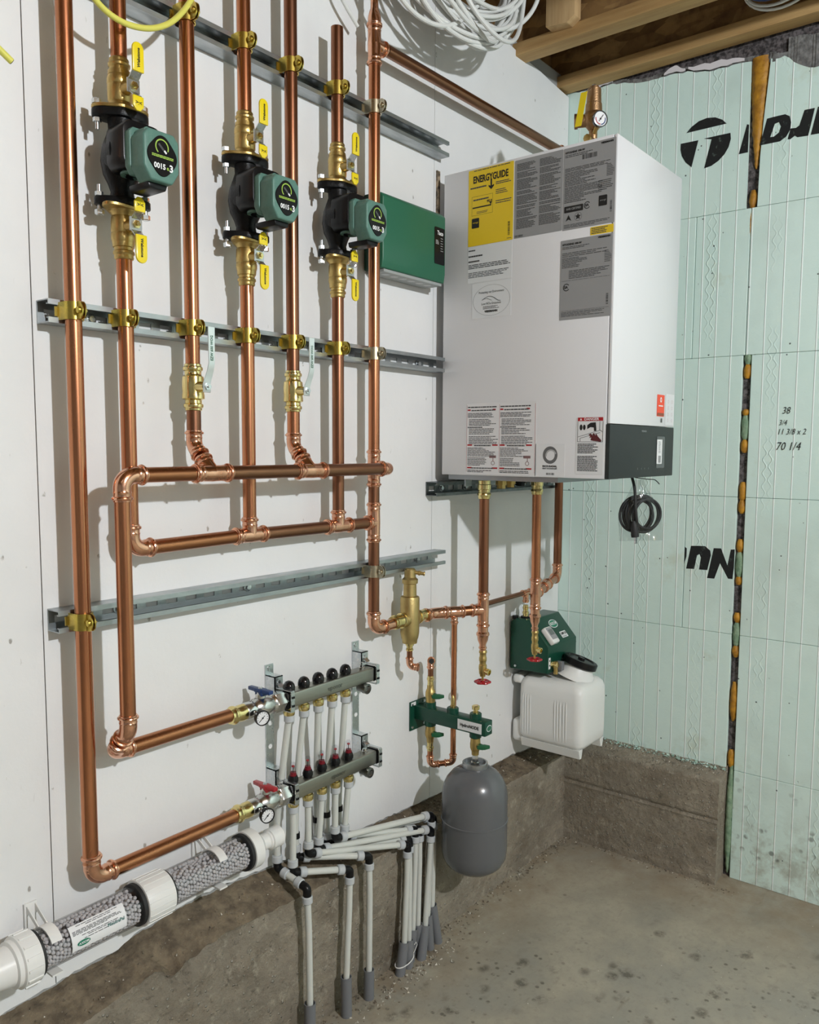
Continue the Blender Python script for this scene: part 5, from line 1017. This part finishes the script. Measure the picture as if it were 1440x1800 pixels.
# ------------------------------------------------------------------ pex lines
def pexelbow(mb, c, d0, d1):
    a, A, b = bendpath(c, d0, d1, .010, .012); d0, d1 = V(d0).normalized(), V(d1).normalized()
    return mb.tube([a - d0 * .012, a] + A + [b, b + d1 * .012], .0100, 14)
def ring(p, d, t): 
    d = V(d).normalized(); MB().lathe(V(p) - d * .009, d, [(0, .0105), (.002, .0125), (.016, .0125), (.018, .0108)], 20).build('expansion_ring', PEXRING, t)
def pex(top, low, far, foot, label, mid=None, cz=None):
    t = thing('pex_line', (top[0], top[1], min(low[2], far[2]) - .3), label, 'tube', 'pex lines below the manifolds')
    top, low, far, foot = V(top), V(low), V(far), V(foot)
    P = [top] + ([V(m) for m in mid] if mid else []) + [low + (top - low).normalized() * .012 if not mid else low + Z * .012]
    Q = []
    for i in range(len(P) - 1): Q += [P[i].lerp(P[i + 1], k / 6) for k in range(6)]
    Q.append(P[-1]); 
    for _ in range(4): Q = [Q[0]] + [(Q[i - 1] + Q[i] * 2 + Q[i + 1]) / 4 for i in range(1, len(Q) - 1)] + [Q[-1]]
    MB().tube(Q, .0080, 16).build('tube', PEX, t); ring(top - Z * .007, Z, t)
    d = (far - low).normalized(); dn = (foot - far).normalized(); u0 = (Q[-1] - Q[-2]).normalized()
    ring(low - u0 * .024, u0, t); MB_ = MB(); pexelbow(MB_, low, u0, d).build('elbow', BLACKP, t); ring(low + d * .026, d, t)
    MB().tube([low + d * .016, far - d * .016], .0080, 16).build('tube', PEX, t); ring(far - d * .026, d, t); MB_ = MB(); pexelbow(MB_, far, d, dn).build('elbow', BLACKP, t); ring(far + dn * .028, dn, t)
    MB().tube([far + dn * .016, far.lerp(foot, .35) + V((.002, 0, 0)), far.lerp(foot, .7) + V((.001, 0, 0)), foot - Z * .02], .0080, 16).build('tube', PEX, t)
    if cz:
        for k in range(len(Q) - 1):
            if Q[k].z >= cz > Q[k + 1].z: dd_ = (Q[k + 1] - Q[k]).normalized(); MB().lathe(Q[k] - dd_ * .007, dd_, [(0, .0105), (.014, .0105)], 12).build('coupling', BLACKP, t); break
    return t
def sleeve(top, base, label, r=.0138):
    top, base = V(top), V(base); d = (base - top); o = MB(); n_ = d.normalized(); L = d.length
    o.lathe(top, n_, [(.030, r - .0022), (.0, r - .0022), (0, r), (L, r)], 22, caps=False); return tag(o.build('conduit_sleeve', PVCG), label, 'conduit', 'grey conduit sleeves in the floor')
lo_x = [1.3115 + .0483 * i for i in range(5)]; up_x = [1.3005 + .0483 * i for i in range(5)]; yd = -.120
low = [(lo_x[i], MY, ZD - .040) for i in range(5)]; upo = [(up_x[i], MY, ZU - .040) for i in range(5)]
L5 = [((1.308, -.062, -1.014), (1.4466, yd, -1.043), (1.432, yd, -1.318)), ((1.361, -.062, -.988), (1.678, yd, -1.068), (1.663, yd, -1.340)), ((1.400, -.056, -.995), (1.7835, yd, -1.064), (1.757, yd, -1.335)), ((1.456, -.060, -.986), (1.790, yd + .004, -1.026), (1.779, yd + .008, -1.318)), ((1.500, -.050, -1.000), (1.730, -.106, -1.050), (1.716, -.108, -1.332))]
nmL = ['first', 'second', 'third', 'fourth', 'fifth']
for i in range(5): pex(low[i], *L5[i], 'milky pex line from the %s lower manifold outlet, counted from the left' % nmL[i])
U5 = [((1.292, -.026, -1.008), (1.2985, yd, -1.0285), (1.3055, yd, -1.318)), ((1.346, -.034, -1.000), (1.519, yd, -1.037), (1.5185, yd, -1.344)), ((1.425, -.028, -1.012), (1.700, -.108, -1.066), (1.692, -.113, -1.350)), ((1.462, -.026, -1.014), (1.752, -.103, -1.056), (1.742, -.106, -1.330)), ((1.510, -.024, -1.018), (1.812, -.106, -1.042), (1.803, -.110, -1.300))]
for i in range(5):
    a = U5[i][0]; pex(upo[i], *U5[i], 'milky pex line from the %s upper manifold outlet, counted from the left' % nmL[i], mid=[(up_x[i] + (a[0] - up_x[i]) * .5, -.042, -.76), (a[0], a[1] + .002, -.90)], cz=-.945)
SL = [(U5[0][2], (1.3045, yd, FL - .01), 'grey floor sleeve nearest the viewer'), (L5[0][2], (1.431, yd - .002, FL - .01), 'grey floor sleeve, second from the viewer'), (U5[1][2], (1.5155, yd - .002, FL - .01), 'grey floor sleeve, third from the viewer'), (L5[1][2], (1.640, yd - .004, FL - .01), 'leaning grey floor sleeve tied to its neighbour, left of the pair'), (U5[2][2], (1.680, yd - .002, FL - .01), 'grey floor sleeve tied to its leaning neighbour, right of the pair'), (L5[4][2], (1.703, -.108, FL - .01), 'grey floor sleeve half hidden behind the tied pair'), (L5[2][2], (1.731, yd - .006, FL - .01), 'stout leaning grey floor sleeve right of the tied pair'), (U5[3][2], (1.745, -.105, FL - .01), 'grey floor sleeve behind the stout leaning one'), (L5[3][2], (1.786, yd + .004, FL - .01), 'slim dirty grey floor sleeve, second from the right'), (U5[4][2], (1.826, yd + .004, FL - .01), 'grey floor sleeve leaning away, rightmost of all')]
for a, b_, l_ in SL: sleeve(a, b_, l_)
zt_ = MB(); pz = -1.393; c_ = V((1.664, yd - .001, pz)); zt_.tube([c_ + V((math.cos(a) * .034, math.sin(a) * .0175, .004 * math.cos(a))) for a in (2 * math.pi * i / 36 for i in range(36))], .0016, 6, closed=True)
zo = zt_.build('zip_tie', WHITEPL); tag(zo, 'white zip tie binding two leaning floor sleeves', 'zip tie'); MB().tube([c_ + V((.034, -.004, .004)), c_ + V((.040, -.006, .014)), c_ + V((.046, -.008, .026)), c_ + V((.041, -.008, .036)), c_ + V((.036, -.006, .030))], .0011, 6).build('tie_tail', WHITEPL, zo)

# ------------------------------------------------------------------ condensate neutraliser
NY, NZ0, NR = -.066, -.9005, .0370
t = thing('condensate_neutralizer', (.93, NY, -.95), 'clear tube condensate neutraliser full of pale beads with white caps', 'neutralizer')
def xl(x0, prof, name, m, n=40, par=None): return MB().lathe((x0, NY, NZ0), X, prof, n).build(name, m, par or t)
for x0, x1 in ((.672, .885), (.945, 1.158)):
    MB().lathe((x0, NY, NZ0), X, [(0, NR), (x1 - x0, NR), (x1 - x0, NR - .0022), (0, NR - .0022), (0, NR)], 48, caps=False).build('clear_tube', GLASS, t)
R3 = random.Random(11); bd = MB()
ico = MB().ball((0, 0, 0), 1, 10, 7); iv, if_ = ico.v, ico.f; rb_ = .0040
for x0, x1 in ((.678, .878), (.952, 1.152)):
    for shell, rs in enumerate((NR - .0027 - rb_, NR - .0027 - rb_ * 2.7)):
        na = int(2 * math.pi * rs / (rb_ * 2.06)); nx_ = int((x1 - x0) / (rb_ * 1.80))
        for ix in range(nx_):
            for ia in range(na):
                a = 2 * math.pi * (ia + (ix % 2) * .5 + shell * .3) / na + R3.uniform(-.05, .05); y = math.cos(a) * rs; z = math.sin(a) * rs; x = x0 + rb_ + ix * rb_ * 1.80 + R3.uniform(-.0009, .0009)
                if z > .0265 + .003 * math.sin(x * 40) + R3.uniform(-.002, .002) or y > .026: continue
                q0 = V((x, NY + y + R3.uniform(-.0004, .0004), NZ0 + z)); bd.add([q0 + q_ * (rb_ * R3.uniform(.9, 1.02)) for q_ in iv], if_)
tag(bd.build('bead_fill', MEDIA, t, ang=180), kind='stuff')
for x in (.676, .880, .948, 1.152): xl(x - .004, [(0, NR + .001), (0, NR + .0042), (.008, NR + .0042), (.008, NR + .001)], 'seal_ring', BLACKR)
cpl = xl(.884, [(0, NR + .001), (.001, NR + .0075), (.003, NR + .0085), (.061, NR + .0085), (.063, NR + .0075), (.064, NR + .001)], 'coupling', WHITEPL)
for i in range(22): a = 2 * math.pi * i / 22; MB().bar((.916, NY + math.cos(a) * (NR + .0088), NZ0 + math.sin(a) * (NR + .0088)), (X, V((0, -math.sin(a), math.cos(a))), V((0, math.cos(a), math.sin(a)))), (.058, .0018, .0016)).build('grip_rib', WHITEPL, cpl)
lc = xl(.674, [(0, NR + .001), (-.001, NR + .0085), (-.032, NR + .0085), (-.034, NR + .004), (-.042, NR + .004), (-.044, NR - .002), (-.075, NR - .006), (-.077, .020), (-.125, .019), (-.127, .001)], 'end_cap', WHITEPL)
for i in range(14): a = 2 * math.pi * i / 14; MB().bar((.658, NY + math.cos(a) * (NR + .009), NZ0 + math.sin(a) * (NR + .009)), (X, V((0, -math.sin(a), math.cos(a))), V((0, math.cos(a), math.sin(a)))), (.026, .0045, .0032)).build('grip_lug', WHITEPL, lc)
xl(1.156, [(0, NR + .001), (.001, NR + .0070), (.026, NR + .0065), (.030, NR), (.044, .024), (.046, .0185), (.066, .0180), (.068, .0205), (.072, .0205), (.073, .0240), (.103, .0240), (.106, .0215), (.107, .001)], 'outlet_cap', WHITEPL)
for xc in (.703, 1.075):
    a0, a1 = math.radians(35), math.radians(150); sd_ = MB(); k_ = 12; vs = []
    for i in range(k_ + 1):
        a = a0 + (a1 - a0) * i / k_
        for rr in (NR + .0006, NR + .0030):
            for xx in (xc - .010, xc + .010): vs.append((xx, NY - math.cos(a) * rr, NZ0 + math.sin(a) * rr))
    fs = []
    for i in range(k_): o4 = i * 4; fs += [(o4, o4 + 1, o4 + 5, o4 + 4), (o4 + 2, o4 + 6, o4 + 7, o4 + 3), (o4, o4 + 4, o4 + 6, o4 + 2), (o4 + 1, o4 + 3, o4 + 7, o4 + 5)]
    fs += [(0, 2, 3, 1), (4 * k_, 4 * k_ + 1, 4 * k_ + 3, 4 * k_ + 2)]; sd_.add(vs, fs); cl = sd_.build('saddle_clip', WHITEPL, t)
    MB().box(xc - .012, xc + .012, -.006, -.001, NZ0 - .052, NZ0 + .062).build('clip_base', WHITEPL, cl, bev=.001); 
    for xx in (xc - .009, xc + .007): MB().prism([(-.004, NZ0 + .058), (-.010, NZ0 + .058), (-.052, NZ0 + .034), (-.044, NZ0 + .030), (-.012, NZ0 + .046), (-.004, NZ0 + .034)], (xx, 0, 0), Y, Z, X, .002).build('clip_arm', WHITEPL, cl)
    MB().box(xc - .010, xc + .010, NY - .030, -.002, NZ0 - NR - .0042, NZ0 - NR - .0008).build('lower_lip', WHITEPL, cl)
# curved paper label
def cyl_pt(x, s, r): a = s / NR; return V((x, NY - math.cos(a) * r, NZ0 + math.sin(a) * r))
lb = MB(); k_ = 14; s0, s1 = -.010, .036
lb.add([cyl_pt(x, s0 + (s1 - s0) * i / k_, NR + .0006) for i in range(k_ + 1) for x in (.728, .838)], [(2 * i, 2 * i + 1, 2 * i + 3, 2 * i + 2) for i in range(k_)]); lbo = lb.build('paper_label', LBLW, t)
pr_ = MB(); R4 = random.Random(5)
for r_, (sv, x0, x1) in enumerate(((.0325, .742, .825), (.0295, .760, .812), (.0245, .732, .820), (.0225, .732, .828), (.0205, .732, .830), (.0185, .732, .800), (.0140, .748, .822), (.0115, .760, .818), (.0075, .752, .800))):
    x = x0
    while x < x1: w_ = min(R4.uniform(.004, .012), x1 - x); pr_.quad(cyl_pt(x, sv - .0006, NR + .0009), cyl_pt(x + w_, sv - .0006, NR + .0009), cyl_pt(x + w_, sv + .0006, NR + .0009), cyl_pt(x, sv + .0006, NR + .0009)); x += w_ + .0015
tag(pr_.build('label_print', INKG, lbo, flat=True), kind='stuff')
a_ = .002 / NR; un = V((0, math.sin(a_), math.cos(a_))); o_ = cyl_pt(.750, .0015, NR + .0012); fn = V((0, -math.cos(a_), math.sin(a_)))
q = MB().prism(circ(.0125, 28, 1, .42), o_, X, un, fn, .0004).build('maker_oval', mat('logo green', (.01, .20, .11), .4), lbo); text('maker', 'AXIOM', .0062, o_ + fn * .0006, X, un, WHITEL, q, bold=.02)
text('product', 'NeutraPal', .0085, cyl_pt(.816, .009, NR + .0014), X, V((0, .24, .97)), mat('print teal', (.02, .13, .12), .5), lbo, bold=.02)

# ------------------------------------------------------------------ cables
def smooth(P, k=4, n=6):
    Q = []
    for i in range(len(P) - 1): Q += [V(P[i]).lerp(V(P[i + 1]), j / n) for j in range(n)]
    Q.append(V(P[-1]))
    for _ in range(k * 3): Q = [Q[0]] + [(Q[i - 1] + Q[i] * 2 + Q[i + 1]) / 4 for i in range(1, len(Q) - 1)] + [Q[-1]]
    return Q
tag(MB().tube(smooth([(.70, -.112, 1.24), (.745, -.110, .93), (.780, -.106, .815), (.812, -.104, .768), (.850, -.10, .748), (.891, -.10, .7435), (.938, -.10, .7545), (.982, -.10, .781), (1.020, -.102, .826), (1.058, -.105, .90), (1.10, -.11, 1.24)], 3), .0053, 14).build('yellow_cable', YELLOWC), 'yellow electrical cable drooping across the top of the left pump pipe', 'cable')
ye = MB().tube(smooth([(.30, -.10, 1.24), (.46, -.10, .82), (.58, -.10, .668), (.679, -.10, .608)]), .0053, 14).build('yellow_cable', YELLOWC); tag(ye, 'cut end of a yellow cable at the far left edge', 'cable'); MB().lathe((.6787, -.10, .6082), V((.86, 0, -.50)), [(0, .0046), (.0012, .0046)], 12).build('cut_end', BLACKR, ye)
t = thing('cable_coil', (1.90, -.15, 1.04), 'coil of white cable hanging from the joists above the boiler', 'cable coil'); R5 = random.Random(21)
for i in range(17):
    rx_ = R5.uniform(.17, .32); rz_ = R5.uniform(.12, .262); cx_ = 2.150 - rx_ + R5.uniform(-.030, .012); cz_ = 1.318 + R5.uniform(-.012, .012); sl = R5.uniform(-.10, .22); yo = -.15 + R5.uniform(-.035, .035); ph = R5.uniform(0, 6)
    MB().tube([V((cx_ + math.cos(a) * rx_ + sl * .2 * math.sin(a), yo + .025 * math.sin(a * 2 + ph), cz_ + math.sin(a) * rz_)) for a in (2 * math.pi * j_ / 64 for j_ in range(64))], .0060, 10, closed=True).build('loop', WHITEC, t)
for P in (((1.52, -.13, 1.24), (1.555, -.14, 1.09), (1.640, -.15, 1.040), (1.75, -.15, 1.052), (1.85, -.15, 1.10), (1.99, -.14, 1.24)), ((1.60, -.13, 1.24), (1.66, -.14, 1.11), (1.76, -.15, 1.058), (1.90, -.15, 1.066), (2.03, -.15, 1.120), (2.12, -.15, 1.24))): MB().tube(smooth(P), .0060, 10).build('loose_loop', WHITEC, t)
tag(MB().tube(smooth([(1.44, -.030, 1.24), (1.47, -.036, 1.12), (1.508, -.04, 1.058), (1.566, -.04, 1.018)], 2), .0046, 10).build('white_cable', WHITEC), 'cut white cable end hanging above the short pump pipe', 'cable')
t = thing('joist_cables', (2.58, -.72, 1.27), 'looped white and blue cables stapled up in the last joist bay', 'cable')
for i in range(4): MB().tube([V((2.56 + .02 * i, -.745 + .006 * i, 1.345)) + V((.018 * math.sin(a + i), .105 * math.cos(a), .068 * math.sin(a))) for a in (2 * math.pi * j / 32 for j in range(32))], .0042, 8, closed=True).build('loop', BLUEP if i == 1 else WHITEC, t)
MB().box(2.55, 2.565, -.752, -.742, 1.262, 1.30).build('hanger', WHITEPL, t)
# power cord in its bag
t = thing('power_cord', (2.285, -.49, -.26), 'black power cord coiled in a clear bag under the boiler', 'cord')
pc = V((2.292, -.495, -.190)); pu, pv = V((.76, -.65, 0)).normalized(), V((.0, .0, 1)); 
for i in range(9):
    rr = .0400 + .0026 * (i % 5) + .001 * (i // 5); o_ = V((.003 * math.sin(i * 2.1), .0045 * (i - 4), .003 * math.cos(i * 1.7))); tl = .10 * math.sin(i)
    MB().tube([pc + o_ + pu * math.cos(a) * rr + (pv * math.cos(tl) + pu.cross(pv) * math.sin(tl)) * math.sin(a) * rr * 1.06 for a in (2 * math.pi * j / 40 for j in range(40))], .0040, 10, closed=True).build('cord_loop', BLACKR, t)
MB().tube(smooth([(2.268, -.47, -.075), (2.262, -.485, -.11), (2.245, -.495, -.16), (2.243, -.50, -.20), (2.258, -.50, -.232)]), .0042, 10).build('lead', BLACKR, t)
MB().lathe((2.235, -.495, -.205), V((.10, -.1, -1)), [(0, .005), (.012, .0095), (.040, .0115), (.046, .0110)], 14).build('plug', BLACKR, t)
for k_ in (-1, 0, 1): MB().box(2.240 + k_ * .005, 2.2415 + k_ * .005, -.503, -.498, -.270, -.249).build('prong', STEEL, t)
MB().tube(smooth([(2.272, -.48, -.082), (2.33, -.50, -.089), (2.37, -.50, -.088), (2.405, -.50, -.104)]), .0014, 6).build('thin_wire', BLACKR, t)
bg = MB(); vs = []; nu, nv = 26, 20
for side in (-1, 1):
    for j in range(nv + 1):
        zz = -.088 - .178 * j / nv; wd = .012 + .056 * min(1, (j / nv) * 1.9) ** 1.2; dp = .010 + .018 * math.sin(math.pi * min(1, j / nv * 1.02)) ** .7
        for i in range(nu + 1):
            s_ = -1 + 2 * i / nu; p = pc + pu * (s_ * wd - .012 * (1 - j / nv)) + pu.cross(pv) * (side * dp * math.sqrt(max(0, 1 - s_ * s_)) + .0035 * NZ.noise(V((s_ * 4, j * .35, side * 3)))); vs.append((p.x, p.y, zz))
S_ = (nu + 1) * (nv + 1)
bg.add(vs, [(o_ + j * (nu + 1) + i, o_ + j * (nu + 1) + i + 1, o_ + (j + 1) * (nu + 1) + i + 1, o_ + (j + 1) * (nu + 1) + i) for o_ in (0, S_) for j in range(nv) for i in range(nu)]); bg.build('clear_bag', CLEARB, t, ang=180)

# ------------------------------------------------------------------ crumbs of foam and concrete
R6 = random.Random(8); cr = MB(); cw = MB()
def crumb(mb, p, s_):
    p = V(p); k_ = len(mb.v); vs = [p + V((R6.uniform(-1, 1), R6.uniform(-1, 1), R6.uniform(.1, 1))) * s_ for _ in range(3)] + [p + V((R6.uniform(-1, 1), R6.uniform(-1, 1), 0)) * s_ for _ in range(3)]
    mb.add(vs, [(0, 1, 2), (3, 5, 4), (0, 3, 4, 1), (1, 4, 5, 2), (2, 5, 3, 0)])
for _ in range(520):
    x = R6.uniform(1.0, 2.62); crumb(cr if R6.random() < .75 else cw, (x, -.088 - abs(R6.gauss(0, .022)), FL), R6.uniform(.0015, .005))
for _ in range(140): crumb(cw if R6.random() < .6 else cr, (R6.gauss(1.63, .14), -.135 - abs(R6.gauss(0, .03)), FL), R6.uniform(.002, .0065))
for _ in range(160): crumb(cr if R6.random() < .7 else cw, (2.640 - abs(R6.gauss(0, .015)), R6.uniform(-.70, -.09), FL), R6.uniform(.0015, .004))
for _ in range(430):
    x = R6.uniform(.5, 2.70); y = R6.uniform(-.075, -.004); tt = (.02 - y) / .10; z = (interp(x, WB) - .008) * (1 - tt) + interp(x, FT) * tt; crumb(cr if R6.random() < .72 else cw, (x, y, z), R6.uniform(.0012, .0042))
for _ in range(420):
    x = R6.uniform(1.62, 2.3) if R6.random() < .7 else R6.uniform(2.3, 2.68); y = R6.uniform(-.05, -.003); tt = (.02 - y) / .10; z = (interp(x, WB) - .008) * (1 - tt) + interp(x, FT) * tt; crumb(cr if R6.random() < .85 else cw, (x, y, z), R6.uniform(.002, .0062))
for _ in range(150): crumb(cw if R6.random() < .45 else cr, (R6.uniform(2.66, 2.72), R6.uniform(-.64, -.09), -1.060), R6.uniform(.0015, .004))
for _ in range(70): crumb(cw, (R6.uniform(1.3, 2.65), R6.uniform(-1.0, -.12), FL), R6.uniform(.0010, .0026))
cm = MB()
for _ in range(230): crumb(cm, (2.712 + R6.uniform(-.016, .008), R6.uniform(-.64, -.09), -1.050 + R6.uniform(-.004, .004)), R6.uniform(.002, .0075))
tag(cm.build('mint_chips', mat('mint foam chips', (.30, .46, .37), .8, 0, (.66, .80, .74), 90, .4, .6), flat=True, origin=(0, 0, FL)), 'green and mint foam chips along the foot of the mint wall', 'debris', kind='stuff')
tag(cr.build('concrete_crumbs', mat('brown grit', (.13, .10, .07), .95, 0, (.24, .20, .15), 200, .4, .6), flat=True, origin=(0, 0, FL)), 'brown grit and concrete crumbs along the footings', 'debris', kind='stuff')
tag(cw.build('foam_crumbs', mat('pale foam chips', (.60, .56, .48), .9), flat=True, origin=(0, 0, FL)), 'pale chips of foam and mortar scattered by the footings', 'debris', kind='stuff')
for o in bpy.data.objects:
    if o.type == 'MESH' and o.name.split('.')[0] in ('small_print', 'barcode', 'valve_drawings', 'red_print', 'icons', 'label_text', 'script_print', 'serial_print', 'slip_print', 'model_small_print', 'sticker_marks', 'flame_text', 'touch_marks', 'listing_stars', 'leaf_drawing', 'tap_drawing', 'mortar_cap'): o['kind'] = 'stuff'
# ------------------------------------------------------------------ lift everything so that the floor is z = 0
for o in bpy.data.objects:
    if o.parent is None: o.location.z += ZUP
